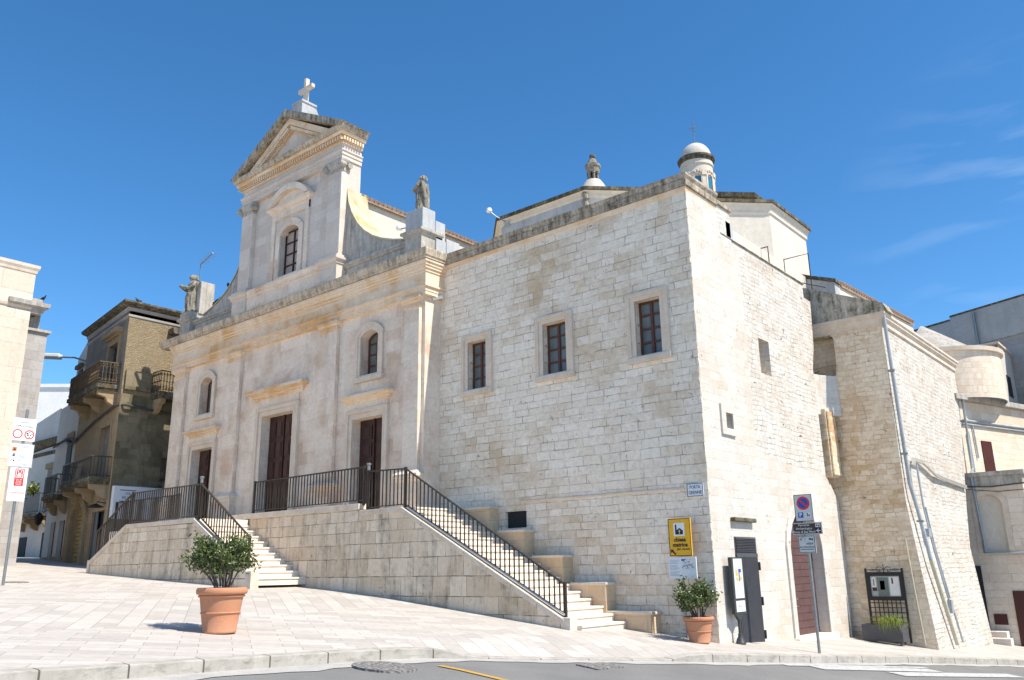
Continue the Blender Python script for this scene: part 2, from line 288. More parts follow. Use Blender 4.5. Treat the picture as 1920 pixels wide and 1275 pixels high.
k = NT('worn_yellow_road_paint'); uv = k.n('TexCoord').outputs['UV']; n1 = k.noise(uv, 9, 6, .75)
M['roadyellow'] = k.out(k.mix(k.ramp(n1.outputs['Fac'], .52, .72), (.5, .30, .06, 1), (.2, .18, .14, 1)), .8, .2)
k = NT('cast_iron_cover'); uv = k.n('TexCoord').outputs['UV']
vv = k.n('TexVoronoi', dict(voronoi_dimensions='2D'), Vector=uv, Scale=16.0)
cc = k.mix(k.ramp(vv.outputs['Distance'], .2, .6), (.10, .095, .09, 1), (.26, .245, .23, 1)); k.bump(vv.outputs['Distance'], .8, .02); M['cover'] = k.out(cc, .6, .4)

# ------------------------------------------------------------------ mesh builder
class MB:
    def __init__(s): s.v = []; s.f = []; s.sm = []; s.tone = []
    def add(s, vs, fs, smooth=False):
        o = len(s.v); s.v += [tuple(p) for p in vs]; s.f += [tuple(i+o for i in f) for f in fs]; s.sm += [smooth]*len(fs); return s
    def box(s, x0, x1, y0, y1, z0, z1):
        vs = [(x0, y0, z0), (x1, y0, z0), (x1, y1, z0), (x0, y1, z0), (x0, y0, z1), (x1, y0, z1), (x1, y1, z1), (x0, y1, z1)]
        return s.add(vs, [(0, 3, 2, 1), (4, 5, 6, 7), (0, 1, 5, 4), (1, 2, 6, 5), (2, 3, 7, 6), (3, 0, 4, 7)])
    def obox(s, o, ux, u0, u1, uy, v0, v1, z0, z1):
        """box in a turned frame: o origin, ux/uy horizontal unit vectors"""
        P = lambda a, b, z: (o[0]+ux[0]*a+uy[0]*b, o[1]+ux[1]*a+uy[1]*b, z)
        vs = [P(u0, v0, z0), P(u1, v0, z0), P(u1, v1, z0), P(u0, v1, z0), P(u0, v0, z1), P(u1, v0, z1), P(u1, v1, z1), P(u0, v1, z1)]
        return s.add(vs, [(0, 3, 2, 1), (4, 5, 6, 7), (0, 1, 5, 4), (1, 2, 6, 5), (2, 3, 7, 6), (3, 0, 4, 7)])
    def prism(s, poly, fn, a, b):
        """poly: 2D points; fn(u, v, w) -> xyz; w from a to b"""
        n = len(poly); vs = [fn(u, v, a) for u, v in poly] + [fn(u, v, b) for u, v in poly]
        fs = [tuple(range(n))[::-1], tuple(range(n, 2*n))] + [(i, (i+1) % n, n+(i+1) % n, n+i) for i in range(n)]
        return s.add(vs, fs)
    def panel(s, outer, holes, fn, depth):
        """flat wall face with openings; reveals go back by depth"""
        loops = [outer] + holes; flatp = [p for l in loops for p in l]
        tris = tessellate_polygon([[Vector((u, v, 0)) for u, v in l] for l in loops])
        s.add([fn(u, v, 0) for u, v in flatp], [tuple(t) for t in tris])
        for h in holes:
            n = len(h); s.add([fn(u, v, 0) for u, v in h] + [fn(u, v, depth) for u, v in h], [(i, (i+1) % n, n+(i+1) % n, n+i) for i in range(n)])
        return s
    def tube(s, pts, r, n=8, r2=None, cap=True):
        pts = [Vector(p) for p in pts]; m = len(pts); vs = []
        up = Vector((0, 0, 1))
        for i, p in enumerate(pts):
            d = (pts[min(i+1, m-1)] - pts[max(i-1, 0)]).normalized()
            a = d.cross(up)
            if a.length < .05: a = d.cross(Vector((1, 0, 0)))
            a.normalize(); b = d.cross(a); rr = r if r2 is None else r + (r2-r)*i/max(1, m-1)
            vs += [p + a*rr*math.cos(t*2*math.pi/n) + b*rr*math.sin(t*2*math.pi/n) for t in range(n)]
        fs = [(i*n+j, i*n+(j+1) % n, (i+1)*n+(j+1) % n, (i+1)*n+j) for i in range(m-1) for j in range(n)]
        s.add(vs, fs, True)
        if cap: s.add([vs[j] for j in range(n)], [tuple(range(n))]); s.add(vs[-n:], [tuple(range(n))[::-1]])
        return s
    def lathe(s, prof, c, n=32, a0=0, a1=2*math.pi, smooth=True):
        full = abs(a1-a0-2*math.pi) < 1e-6; m = n if full else n+1; vs = []
        for r, z in prof: vs += [(c[0]+r*math.cos(a0+(a1-a0)*j/n), c[1]+r*math.sin(a0+(a1-a0)*j/n), c[2]+z) for j in range(m)]
        fs = [(i*m+j, i*m+(j+1) % m, (i+1)*m+(j+1) % m, (i+1)*m+j) for i in range(len(prof)-1) for j in range(n)]
        return s.add(vs, fs, smooth)
    def mould(s, path, prof, closed=False):
        """sweep a moulding: path XY points walked with the outside on the right; prof (out, z)"""
        P = [Vector(p) for p in path]; m = len(P); offs = []
        for i in range(m):
            e = []
            if i > 0 or closed: e.append((P[i]-P[i-1]).normalized())
            if i < m-1 or closed: e.append((P[(i+1) % m]-P[i]).normalized())
            ns = [Vector((d.y, -d.x)) for d in e]
            if len(ns) == 1: offs.append(ns[0])
            else: q = ns[0]+ns[1]; offs.append(q/max(.2, (q.length_squared/2)))
        k = len(prof); vs = []
        for i in range(m): vs += [(P[i].x+offs[i].x*o, P[i].y+offs[i].y*o, z) for o, z in prof]
        fs = [(i*k+j, ((i+1) % m)*k+j, ((i+1) % m)*k+j+1, i*k+j+1) for i in range(m if closed else m-1) for j in range(k-1)]
        s.add(vs, fs)
        if not closed: s.add(vs[:k], [tuple(range(k))]); s.add(vs[-k:], [tuple(range(k))[::-1]])
        return s
    def build(s, name, mat, parent=None, bevel=0, uvfn=None, sharp=40):
        me = bpy.data.meshes.new(name); off = Vector((0, 0, 0))
        q = parent
        while q: off += Vector(q.location); q = q.parent
        me.from_pydata([tuple(Vector(p)-off) for p in s.v], [], s.f)
        uvl = me.uv_layers.new(name='UVMap')
        import numpy as np
        for p in me.polygons:
            n = p.normal; pts = [s.v[i] for i in p.vertices]
            if abs(n.z) > .8: uvs = [(q[0], q[1]) for q in pts]
            else:
                l = math.hypot(n.x, n.y) or 1; tx, ty = -n.y/l, n.x/l
                if abs(tx) > abs(ty):
                    if tx < 0: tx, ty = -tx, -ty
                elif ty < 0: tx, ty = -tx, -ty
                uvs = [(q[0]*tx+q[1]*ty, q[2]) for q in pts]
            if uvfn: uvs = [uvfn(q) for q in pts]
            for li, t in zip(p.loop_indices, uvs): uvl.data[li].uv = t
        me.polygons.foreach_set('use_smooth', s.sm)
        if any(s.sm): me.set_sharp_from_angle(angle=R(sharp))
        if s.tone:
            a = me.attributes.new('tone', 'FLOAT', 'FACE'); a.data.foreach_set('value', s.tone)
        me.materials.append(mat); me.update()
        o = bpy.data.objects.new(name, me); col.objects.link(o)
        if parent: o.parent = parent
        if bevel:
            b = o.modifiers.new('edge', 'BEVEL'); b.width = bevel; b.segments = 2; b.limit_method = 'ANGLE'; b.angle_limit = R(40)
        return o
def tag(o, label, cat, group=None):
    o['label'] = label; o['category'] = cat
    if group: o['group'] = group
    return o
def thing(name, loc, label, cat, group=None):
    o = bpy.data.objects.new(name, None); o.location = loc; o.empty_display_size = .2; col.objects.link(o); return tag(o, label, cat, group)
def structure(o): o['kind'] = 'structure'; return o
def dup_tree(root, loc, label=None, rz=None):
    r = root.copy(); col.objects.link(r); r.location = loc
    if rz is not None: r.rotation_euler = (0, 0, rz)
    if label: r['label'] = label
    for ch in root.children:
        c = ch.copy(); c.parent = r; col.objects.link(c)
        for g in ch.children: d = g.copy(); d.parent = c; col.objects.link(d)
    return r
def part_label(o, l): o['label'] = l; return o
FXZ = lambda Y: (lambda u, v, w: (u, Y+w, v))          # wall facing -Y, depth w goes back
FYZ = lambda X: (lambda u, v, w: (X-w, u, v))          # wall facing +X
def arch(x0, x1, z0, zs, zt, n=10):
    """opening with a segmental or round head: springing zs, crown zt"""
    c = (x0+x1)/2; h = (x1-x0)/2; rise = zt-zs; rad = (h*h+rise*rise)/(2*rise); zc = zt-rad; a = math.asin(min(1, h/rad))
    if rise > h: a = math.pi-a
    return [(x0, z0), (x1, z0)] + [(c+rad*math.sin(a-2*a*i/n), zc+rad*math.cos(a-2*a*i/n)) for i in range(n+1)]
def rect(x0, x1, z0, z1): return [(x0, z0), (x1, z0), (x1, z1), (x0, z1)]
def ring(outer, inner, fn, a, b, mb):
    """flat frame between two loops of equal length, from depth a to b"""
    n = len(outer)
    vs = [fn(u, v, a) for u, v in outer]+[fn(u, v, a) for u, v in inner]+[fn(u, v, b) for u, v in outer]+[fn(u, v, b) for u, v in inner]
    fs = []
    for i in range(n):
        j = (i+1) % n; fs += [(i, j, n+j, n+i), (2*n+i, 2*n+j, j, i), (n+i, n+j, 3*n+j, 3*n+i), (2*n+j, 2*n+i, 3*n+i, 3*n+j)]
    return mb.add(vs, fs)
FONT = None
def lettering(s, size, o, u, v, mat, parent, name='lettering', align='CENTER', bold=0, sx=1.0):
    cu = bpy.data.curves.new('t', 'FONT'); cu.body = s; cu.size = size; cu.align_x = align; cu.align_y = 'CENTER'; cu.extrude = 0.0008; cu.offset = bold; cu.resolution_u = 2
    to = bpy.data.objects.new('t', cu); col.objects.link(to)
    bpy.context.view_layer.update()
    me = bpy.data.meshes.new_from_object(to); bpy.data.objects.remove(to); bpy.data.curves.remove(cu)
    u = Vector(u).normalized(); v = Vector(v).normalized(); n = u.cross(v)
    mb = MB(); mb.add([Vector(o)+u*p.co.x*sx+v*p.co.y+n*p.co.z for p in me.vertices], [tuple(p.vertices) for p in me.polygons]); bpy.data.meshes.remove(me)
    return mb.build(name, mat, parent)

# ------------------------------------------------------------------ ground, kerb, road
KX = [(-60, 1.2), (-45, .6), (-20, -.5), (-13, -.75), (-12.1, -.8), (-10.8, -.93), (-10, -.97), (-9.1, -1.02), (-8.05, -1.05), (-7.35, -.98), (-6.6, -.7), (-5.84, -.4), (-4.65, .0), (-2.9, .5), (-2.4, .72), (-.8, 1.13), (.85, 1.57), (4.25, 2.27), (8.5, 3.5), (15, 6), (40, 16), (70, 28)]
def kx(y):
    for (a, p), (b, q) in zip(KX, KX[1:]):
        if y <= b: return p+(q-p)*(y-a)/(b-a)
    return KX[-1][1]
def sstep(a, b, t): t = max(0, min(1, (t-a)/(b-a))); return t*t*(3-2*t)
def gz(x, y):
    k = -x; b = .115*min(k, 8)+.08*min(max(k-8, 0), 3)+.05*max(min(k, 40)-11, 0)
    if k < -14: b = -.115*14-.02*(-k-14)
    return b-.045*max(y, -30)*max(0, min(1, (11-k)/11)) if y < 0 else b-.05*min(y, 40)*max(0, min(1, (22-k)/18))
def drop(y): return .115*sstep(-7.25, -6.5, y)*(1-sstep(-3.0, -2.3, y))
def pz(x, y):
    d = max(0, kx(y)-x); return gz(x, y)-drop(y)*(1-sstep(.1, 1.5, d))
ys = []; y = -60.0
while y < 70: ys.append(y); y += .35 if -14 < y < 10 else 2.0
ds = [0, .15, .4, .8, 1.2, 1.6, 2.2, 3, 4, 5, 6.5, 8, 10, 12, 14, 17, 20, 24, 28, 35, 45, 60, 90]
mb = MB(); m = len(ds)
mb.add([(kx(y)-d, y, pz(kx(y)-d, y)) for y in ys for d in ds], [(i*m+j, (i+1)*m+j, (i+1)*m+j+1, i*m+j+1) for i in range(len(ys)-1) for j in range(m-1)], True)
structure(mb.build('pavement', M['paving']))
# road as one sheet reaching under everything
gx = [-150, -90, -60, -40, -25, -15, -10, -6] + [-4+.5*i for i in range(40)] + [18, 22, 28, 40, 70, 150]
gy = [-150, -90, -60, -40, -30, -24] + [-20+.7*i for i in range(50)] + [18, 25, 40, 70, 110, 150]
def rz(x, y): return gz(x, y)-.145-(.6 if x < kx(y)-1.5 else 0)
mb = MB(); m = len(gx)
mb.add([(x, y, rz(x, y)) for y in gy for x in gx], [(i*m+j, i*m+j+1, (i+1)*m+j+1, (i+1)*m+j) for i in range(len(gy)-1) for j in range(m-1)], True)
structure(mb.build('road', M['asphalt']))
mb = MB(); yy_ = [-120, -80, -50, -30, -20, -10, 0, 10, 25, 60, 120]; xx_ = [0, 1, 3, 6, 10, 20, 40, 70, 120]
fx = lambda y: kx(y)+8.3-.02*min(0, y+16)
mb.add([(fx(y)+d, y, rz(fx(y)+d, y)+.13) for y in yy_ for d in xx_]+[(fx(y), y, rz(fx(y), y)-.05) for y in yy_], [(9*i+j, 9*i+j+1, 9*i+j+10, 9*i+j+9) for i in range(10) for j in range(8)]+[(99+i, 9*i, 9*i+9, 100+i) for i in range(10)])
structure(mb.build('unseen_bounce_pavement', M['paving']))  # pale paving out of view, added to bounce light onto the shaded walls
# gutter strip, kerb
yk = [y for y in ys if -40 < y < 40]; acc = [0]
for a, b in zip(yk, yk[1:]): acc.append(acc[-1]+math.hypot(b-a, kx(b)-kx(a)))
mb = MB()
gw = lambda y: .34 - .12*sstep(-9, -6, y) + .05*math.sin(y*3.1)+.04*math.sin(y*7.7)
mb.add([p for y in yk for p in ((kx(y)-.02, y, rz(kx(y), y)+.016), (kx(y)+gw(y), y, rz(kx(y)+gw(y), y)+.008))], [(2*i, 2*i+1, 2*i+3, 2*i+2) for i in range(len(yk)-1)], True)
structure(mb.build('gutter', M['gutter']))
mb = MB(); vs = []
for y in yk:
    x = kx(y); t = pz(x, y)+.006
    vs += [(x+.004, y, rz(x, y)-.02), (x+.004, y, t-.012), (x-.008, y, t), (x-.17, y, pz(x-.17, y)+.006), (x-.17, y, t-.05)]
mb.add(vs, [(5*i+j, 5*i+j+1, 5*i+5+j+1, 5*i+5+j) for i in range(len(yk)-1) for j in range(4)])
ko = mb.build('kerb', M['kerb']); structure(ko)
uvl = ko.data.uv_layers[0]
for p in ko.data.polygons:
    for li, vi in zip(p.loop_indices, p.vertices): uvl.data[li].uv = (acc[vi//5], [0, .14, .16, .32, .4][vi % 5])
def road_strip(name, pts, mat):
    mb = MB(); n = len(pts)
    mb.add([(x, y, rz(x, y)+.012) for x, y in pts], [tuple(range(n))]); return structure(mb.build(name, mat))
def line_strip(name, a, b, wd, mat, n=10):
    a, b = Vector(a), Vector(b); d = (b-a).normalized(); q = Vector((-d.y, d.x))*wd/2; mb = MB(); vs = []
    for i in range(n+1):
        p = a.lerp(b, i/n); vs += [(p.x+q.x, p.y+q.y, rz(p.x+q.x, p.y+q.y)+.012), (p.x-q.x, p.y-q.y, rz(p.x-q.x, p.y-q.y)+.012)]
    mb.add(vs, [(2*i, 2*i+1, 2*i+3, 2*i+2) for i in range(n)]); return structure(mb.build(name, mat))
line_strip('yellow_road_marking', (-.38, -7.63), (1.6, -7.5), .11, M['roadyellow'])
line_strip('white_road_marking', (1.45, -.4), (2.75, 3.9), .16, M['roadwhite'])
line_strip('white_road_marking', (1.85, .1), (3.0, 3.6), .38, M['roadwhite'])
line_strip('white_road_marking', (2.85, 1.5), (4.1, 5.6), .42, M['roadwhite'])
def disc(name, c, r, mat, zf, lift, label, cat, n=28, sq=None):
    mb = MB()
    pts = [(c[0]+r*math.cos(2*math.pi*i/n), c[1]+r*math.sin(2*math.pi*i/n)) for i in range(n)] if not sq else [(c[0]+a*sq[0]/2, c[1]+b*sq[1]/2) for a, b in ((-1, -1), (1, -1), (1, 1), (-1, 1))]
    n = len(pts)
    mb.add([(x, y, zf(x, y)+lift) for x, y in pts]+[(x, y, zf(x, y)-.03) for x, y in pts], [tuple(range(n))]+[(i, n+i, n+(i+1) % n, (i+1) % n) for i in range(n)])
    return tag(mb.build(name, mat), label, cat)
disc('manhole_cover', (-.5, -8.52), .43, M['cover'], rz, .03, 'round studded iron cover in the gutter beside the kerb', 'manhole cover')
disc('drain_cover', (.42, -4.9), .3, M['cover'], rz, .02, 'rectangular iron drain cover in the road by the dropped kerb', 'drain cover', sq=(.4, .75))
disc('drain_cover', (-15.4, -7.75), .3, M['cover'], pz, .012, 'small round drain cover in the paving near the left sign pole', 'drain cover')

# ================================================================== THE CHURCH
church = thing('church', (-15, -.62, 3.03), 'pale limestone church with pedimented bell front, three brown doors and a long ashlar side wing', 'church')
CX = -15.0
# --- facade wall with doors and round-headed windows
DOORS = [(CX-4.55, .68, 5.87), (CX, .86, 6.57), (CX+4.55, .68, 5.87)]
holes = [rect(c-h, c+h, 3.0, t) for c, h, t in DOORS]
WIN = [CX-4.6, CX+4.55]
holes += [arch(c-.4, c+.4, 7.16, 8.34, 8.52) for c in WIN]
mb = MB(); mb.panel([(-21.95, 1.0), (-8.1, 1.0), (-8.1, 10.2), (-21.95, 10.2)], holes, FXZ(-.62), .34)
mb.box(-8.104, -8.1, -.619, .3, 1.0, 10.2); mb.box(-21.95, -21.9, -.619, .6, 1.0, 10.2); mb.box(-21.9, -8.11, .3, .5, 1.0, 10.2)
mb.build('facade_wall', M['facade'], church)
def pilaster(x0, x1):
    mb = MB(); p = -.75
    mb.box(x0, x1, p, -.622, 4.1, 8.8)
    o = mb.build('pilaster', M['facade'], church, bevel=.012)
    mb = MB(); prof = [(0, 8.76), (.02, 8.78), (.02, 8.86), (.0, 8.87), (.0, 8.93), (.04, 8.95), (.09, 9.02), (.11, 9.03), (.11, 9.095), (0, 9.097)]
    mb.mould([(x0, -.62), (x0, p), (x1, p), (x1, -.62)], prof); mb.build('capital', M['warm'], o)
    mb = MB(); mb.box(x0-.09, x1+.09, p-.09, -.622, 2.6, 3.9)
    prof = [(0, 3.84), (.03, 3.85), (.05, 3.9), (.05, 3.94), (.1, 3.97), (.1, 4.04), (.03, 4.09), (0, 4.13), (-.09, 4.16)]
    mb.mould([(x0-.09, -.62), (x0-.09, p-.09), (x1+.09, p-.09), (x1+.09, -.62)], prof); mb.build('pedestal', M['facade'], o)
for x0, x1 in ((-21.84, -21.04), (-18.09, -17.28), (-12.74, -11.92), (-8.83, -8.217)): pilaster(x0, x1)
# --- entablature and cornice wrapping the corners
mb = MB()
ent = [(0, 9.08), (.13, 9.1), (.13, 9.2), (.145, 9.2), (.145, 9.31), (.2, 9.33), (.2, 9.38), (.132, 9.39), (.132, 9.76), (.16, 9.78), (.16, 9.84), (.2, 9.87), (.2, 9.91), (.23, 9.95), (.23, 9.99), (.27, 10.04), (.27, 10.1), (0, 10.12)]
path = [(-21.95, .5), (-21.95, -.62), (-8.1, -.62), (-8.1, 0)]
mb.mould(path, ent); mb.build('entablature', M['warm'], church)
mb = MB(); cor = [(0, 10.1), (.29, 10.12), (.3, 10.2), (.325, 10.2), (.34, 10.27), (.36, 10.36), (.36, 10.41), (0, 10.44)]
mb.mould([(-22.55, .5), (-22.55, -.62), (-8.1, -.62), (-8.1, .05)], cor); mb.box(-22.5, -8.15, -.62, .5, 10.1, 10.42); mb.build('cornice', M['corona'], church)
# --- doors
def church_door(c, h, top, hood_b, hood_t, hw, hd, out):
    mb = MB(); y = -.34; z0 = 3.03
    mb.box(c-h, c+h, y, y+.06, z0, top)
    for sgn in (-1, 1):                                   # raised panels on each leaf
        for cx in ((.27, .72) if h > .75 else (.5,)):
            n = 5; wd = h*(.17 if h > .75 else .33)
            for i in range(n):
                a = z0+.15+(top-z0-.2)*i/n; b = z0+.15+(top-z0-.2)*(i+1)/n-.12; x = c+sgn*h*cx
                mb.box(x-wd, x+wd, y-.03, y, a, b); mb.box(x-wd*.65, x+wd*.65, y-.045, y-.03, a+.06, b-.06)
    mb.box(c-.025, c+.025, y-.05, y, z0, top)
    d = mb.build('door', M['door'], church, bevel=.006)
    mb = MB(); ow = out
    o2 = [(c-ow, z0), (c-ow, top+.28), (c+ow, top+.28), (c+ow, z0)]; i2 = [(c-h, z0), (c-h, top), (c+h, top), (c+h, z0)]
    md = .45; mid = [(a+(b-a)*md, q+(s-q)*md) for (a, q), (b, s) in zip(o2, i2)]
    for lo, li, dep in ((o2, mid, -.10), (mid, i2, -.055)):
        for k in range(3):
            q = [lo[k], lo[k+1], li[k+1], li[k]]; mb.prism(q, FXZ(-.62), dep, .01)
    mb.build('surround', M['trim'], d, bevel=.01)
    mb = MB(); mb.box(c-ow+.06, c+ow-.06, -.66, -.61, top+.283, hood_b+.05); mb.build('frieze', M['facade'], d)
    mb = MB(); zz = hood_b; t = hood_t-hood_b
    prof = [(0, zz-.04), (.05, zz), (.05, zz+.25*t), (.1, zz+.35*t), (.1, zz+.5*t), (hd-.05, zz+.6*t), (hd, zz+.68*t), (hd, zz+t), (0, zz+t+.05)]
    mb.mould([(c-hw+hd, -.62), (c-hw+hd, -.64), (c+hw-hd, -.64), (c+hw-hd, -.62)], prof); mb.build('hood', M['warm'], d)
    return d
part_label(church_door(*DOORS[0], 6.34, 6.58, 1.12, .22, .93), 'narrow brown side door at the left of the front')
part_label(church_door(*DOORS[1], 7.16, 7.46, 1.6, .28, 1.19), 'tall brown panelled central door')
part_label(church_door(*DOORS[2], 6.34, 6.57, 1.12, .22, .93), 'brown panelled side door at the right of the front')
# --- front windows
for c in WIN:
    mb = MB(); y = -.36; loop = arch(c-.4, c+.4, 7.16, 8.34, 8.52)
    ring(loop, [(c+(u-c)*.86, 7.84+(v-7.84)*.93) for u, v in loop], FXZ(y), 0, .06, mb)
    for k in range(1, 4): mb.box(c-.38, c+.38, y+.005, y+.05, 7.16+.34*k-.022, 7.16+.34*k+.022)
    mb.box(c-.025, c+.025, y+.003, y+.052, 7.17, 8.5)
    wn = mb.build('window', M['sash'], church)
    mb = MB(); mb.prism(loop, FXZ(y+.03), 0, .01); mb.build('glass', M['glass'], wn)
    mb = MB(); out = arch(c-.6, c+.6, 7.0, 8.45, 8.74); ring(out, arch(c-.4, c+.4, 7.16, 8.34, 8.52), FXZ(-.62), -.06, .01, mb)
    ring(arch(c-.62, c+.62, 6.98, 8.47, 8.77), arch(c-.5, c+.5, 7.08, 8.4, 8.64), FXZ(-.62), -.085, -.05, mb)
    mb.box(c-.64, c+.64, -.74, -.61, 6.95, 7.1); mb.build('surround', M['trim'], wn)
# --- attic parapet and statue pedestals
for x0, x1 in ((-12.0, -8.9), (-21.2, -17.9)):
    mb = MB(); mb.box(x0, x1, -.5, -.15, 10.42, 10.95); mb.mould([(x0, -.5), (x1, -.5)], [(0, 10.86), (.05, 10.88), (.05, 10.93), (.1, 10.96), (.1, 11.04), (-.35, 11.06)]); mb.build('parapet', M['dirty'], church)
pm = [(0, 10.98), (.04, 11.0), (.04, 11.06), (.11, 11.1), (.11, 11.18), (-.4, 11.22)]
for x0, x1 in ((-8.9, -8.2), (-21.85, -21.15)):
    mb = MB(); mb.box(x0, x1, -.72, .2, 10.42, 11.1); mb.mould([(x0, .1), (x0, -.72), (x1, -.72), (x1, .1)], pm)
    mb.build('pedestal', M['dirty'], church)
mb = MB(); mb.box(-8.92, -8.18, -.7, -.18, 11.2, 11.86); mb.box(-8.6, -8.16, -.18, .22, 11.0, 11.57); mb.box(-8.6, -8.14, -.17, .24, 10.4, 11.0); mb.box(-8.6, -8.12, .24, .8, 10.4, 11.1); mb.build('statue_plinth', M['greyplaster'], church, bevel=.015)
mb = MB(); mb.box(-22.0, -21.25, -.7, -.1, 11.2, 11.45); mb.box(-21.5, -21.2, -.35, .25, 11.4, 12.75); mb.build('statue_plinth', M['dirty'], church, bevel=.02)
# --- upper front
TX0, TX1, TB = -17.88, -12.03, .06
tc0 = (TX0+TX1)/2
win = arch(tc0-.55, tc0+.55, 11.42, 12.98, 13.24)
mb = MB(); mb.panel([(TX0+.02, 10.42), (TX1-.02, 10.42), (TX1-.02, 15.7), (TX0+.02, 15.7)], [win], FXZ(-.6), .22)
mb.add([(TX1-.02, -.6, 10.42), (TX1-.02, TB, 10.42), (TX1-.02, TB, 15.7), (TX1-.02, -.6, 15.7)], [(0, 1, 2, 3)])
mb.add([(TX0+.02, -.6, 10.42), (TX0+.02, TB, 10.42), (TX0+.02, TB, 15.7), (TX0+.02, -.6, 15.7)], [(3, 2, 1, 0)])
mb.add([(TX0+.02, TB, 10.42), (TX1-.02, TB, 10.42), (TX1-.02, TB, 15.7), (TX0+.02, TB, 15.7)], [(3, 2, 1, 0)])
mb.build('upper_wall', M['tower'], church)
for x0, x1, sg in ((TX0, TX0+.7, -1), (TX1-.7, TX1, 1)):
    mb = MB(); mb.box(x0, x1, -.75, -.4, 11.3, 14.35); pl = mb.build('pilaster', M['tower'], church, bevel=.012)
    mb = MB(); mb.mould([(x0-.08, -.4), (x0-.08, -.86), (x1+.08, -.86), (x1+.08, -.4)], [(0, 10.42), (0, 11.0), (.04, 11.02), (.04, 11.08), (.1, 11.14), (.12, 11.15), (.12, 11.22), (.04, 11.26), (.04, 11.32), (-.1, 11.4)]); mb.box(x0-.07, x1+.07, -.85, -.4, 10.42, 11.3); mb.build('pedestal', M['tower'], pl)
    mb = MB(); mb.mould([(x0, -.5), (x0, -.75), (x1, -.75), (x1, -.5)], [(0, 14.32), (.025, 14.34), (.025, 14.38), (0, 14.39), (.0, 14.5), (.04, 14.54), (.06, 14.6), (.1, 14.66), (.1, 14.74), (0, 14.76)])
    for xx in (x0-.06, x1+.06):                         # scrolls of the capital
        mb.tube([(xx, -.9, 14.53), (xx, -.66, 14.53)], .1, 14); mb.tube([(xx, -.925, 14.53), (xx, -.64, 14.53)], .05, 10)
    mb.tube([(x1+.12, -.48, 14.53), (x1-.05, -.48, 14.53)], .1, 12) if sg > 0 else mb.tube([(x0-.12, -.48, 14.53), (x0+.05, -.48, 14.53)], .1, 12)
    mb.build('capital', M['dirty'], pl)
mb = MB(); mb.mould([(TX0+.7, -.6), (TX1-.7, -.6)], [(0, 10.42), (.2, 10.43), (.2, 10.98), (.26, 11.02), (.26, 11.1), (.3, 11.14), (.3, 11.22), (0, 11.27)]); mb.build('base_band', M['facade'], church)
mb = MB(); tp = [(TX0, TB), (TX0, -.75), (TX1, -.75), (TX1, TB)]
mb.mould(tp, [(-.2, 14.75), (.02, 14.76), (.02, 14.9), (.05, 14.91), (.05, 15.0), (.09, 15.04), (.09, 15.08), (.0, 15.09), (.0, 15.3), (.05, 15.31), (.05, 15.36)]); mb.build('entablature', M['tower'], church)
mb = MB(); mb.mould(tp, [(0, 15.355), (.06, 15.36), (.06, 15.52), (.2, 15.55), (.22, 15.6), (.22, 15.66), (0, 15.665)])
n = 46
for i in range(n): x = TX0-.08+(TX1-TX0+.16)*i/(n-1); mb.box(x-.036, x+.036, -.93, -.8, 15.38, 15.51)
for i in range(8):
    y = -.8+i*.11; mb.box(TX1+.05, TX1+.17, y-.033, y+.033, 15.38, 15.51)
mb.build('dentil_cornice', M['warm'], church)
mb = MB(); mb.mould(tp, [(0, 15.66), (.28, 15.665), (.3, 15.74), (.32, 15.78), (.33, 15.84), (0, 15.87)]); mb.build('pediment_base', M['corona'], church)
apex = 17.2
mb = MB(); mb.prism([(TX0+.1, 15.8), (TX1-.1, 15.8), (tc0, apex)], FXZ(-.68), 0, .74); mb.build('tympanum', M['tower'], church)
mb = MB(); a0, ax = TX0-.42, TX1+.42
for s0, s1 in ((a0, tc0), (ax, tc0)):
    mb.prism([(s0, 15.86), (s1, apex+.38), (s1, apex+.1), (s0+(tc0-s0)*.07, 15.75)], FXZ(-1.14), 0, 1.22)
mb.build('raking_cornice', M['coping'], church)
mb = MB()
for sg in (-1, 1):
    e = tc0+sg*(tc0-TX0-.35)
    mb.prism([(e, 15.87), (tc0, apex+.1), (tc0, apex-.14), (e-sg*.45, 15.87)], FXZ(-.93), 0, .3)
    mb.prism([(e-sg*.5, 15.87), (tc0, apex-.12), (tc0, apex-.32), (e-sg*.9, 15.87)], FXZ(-.78), 0, .15)
    for i in range(26):
        t = (i+.5)/27; x = e-sg*.55+(tc0-(e-sg*.55))*t; z = 15.9+(apex-.18-15.9)*t
        mb.box(x-.036, x+.036, -.92, -.76, z-.12, z+.0)
mb.build('raking_moulding', M['warm'], church)
mb = MB(); mb.prism([(-.62, 17.3), (.35, 17.1), (.35, 17.75), (.1, 17.8), (-.05, 18.1), (-.62, 18.1)], lambda u, v, w_: (tc0+w_, u, v), -.28, .28); mb.mould([(tc0-.28, .0), (tc0-.28, -.62), (tc0+.28, -.62), (tc0+.28, .0)], [(0, 18.0), (.04, 18.02), (.04, 18.1), (0, 18.12)])
cb = mb.build('cross_base', M['greyplaster'], church, bevel=.01)
mb = MB(); mb.box(tc0-.075, tc0+.075, -.36, -.2, 18.05, 19.2); mb.box(tc0-.42, tc0+.42, -.357, -.203, 18.7, 18.86); part_label(mb.build('cross', M['cap'], church, bevel=.025), 'white stone cross on the peak of the pediment')
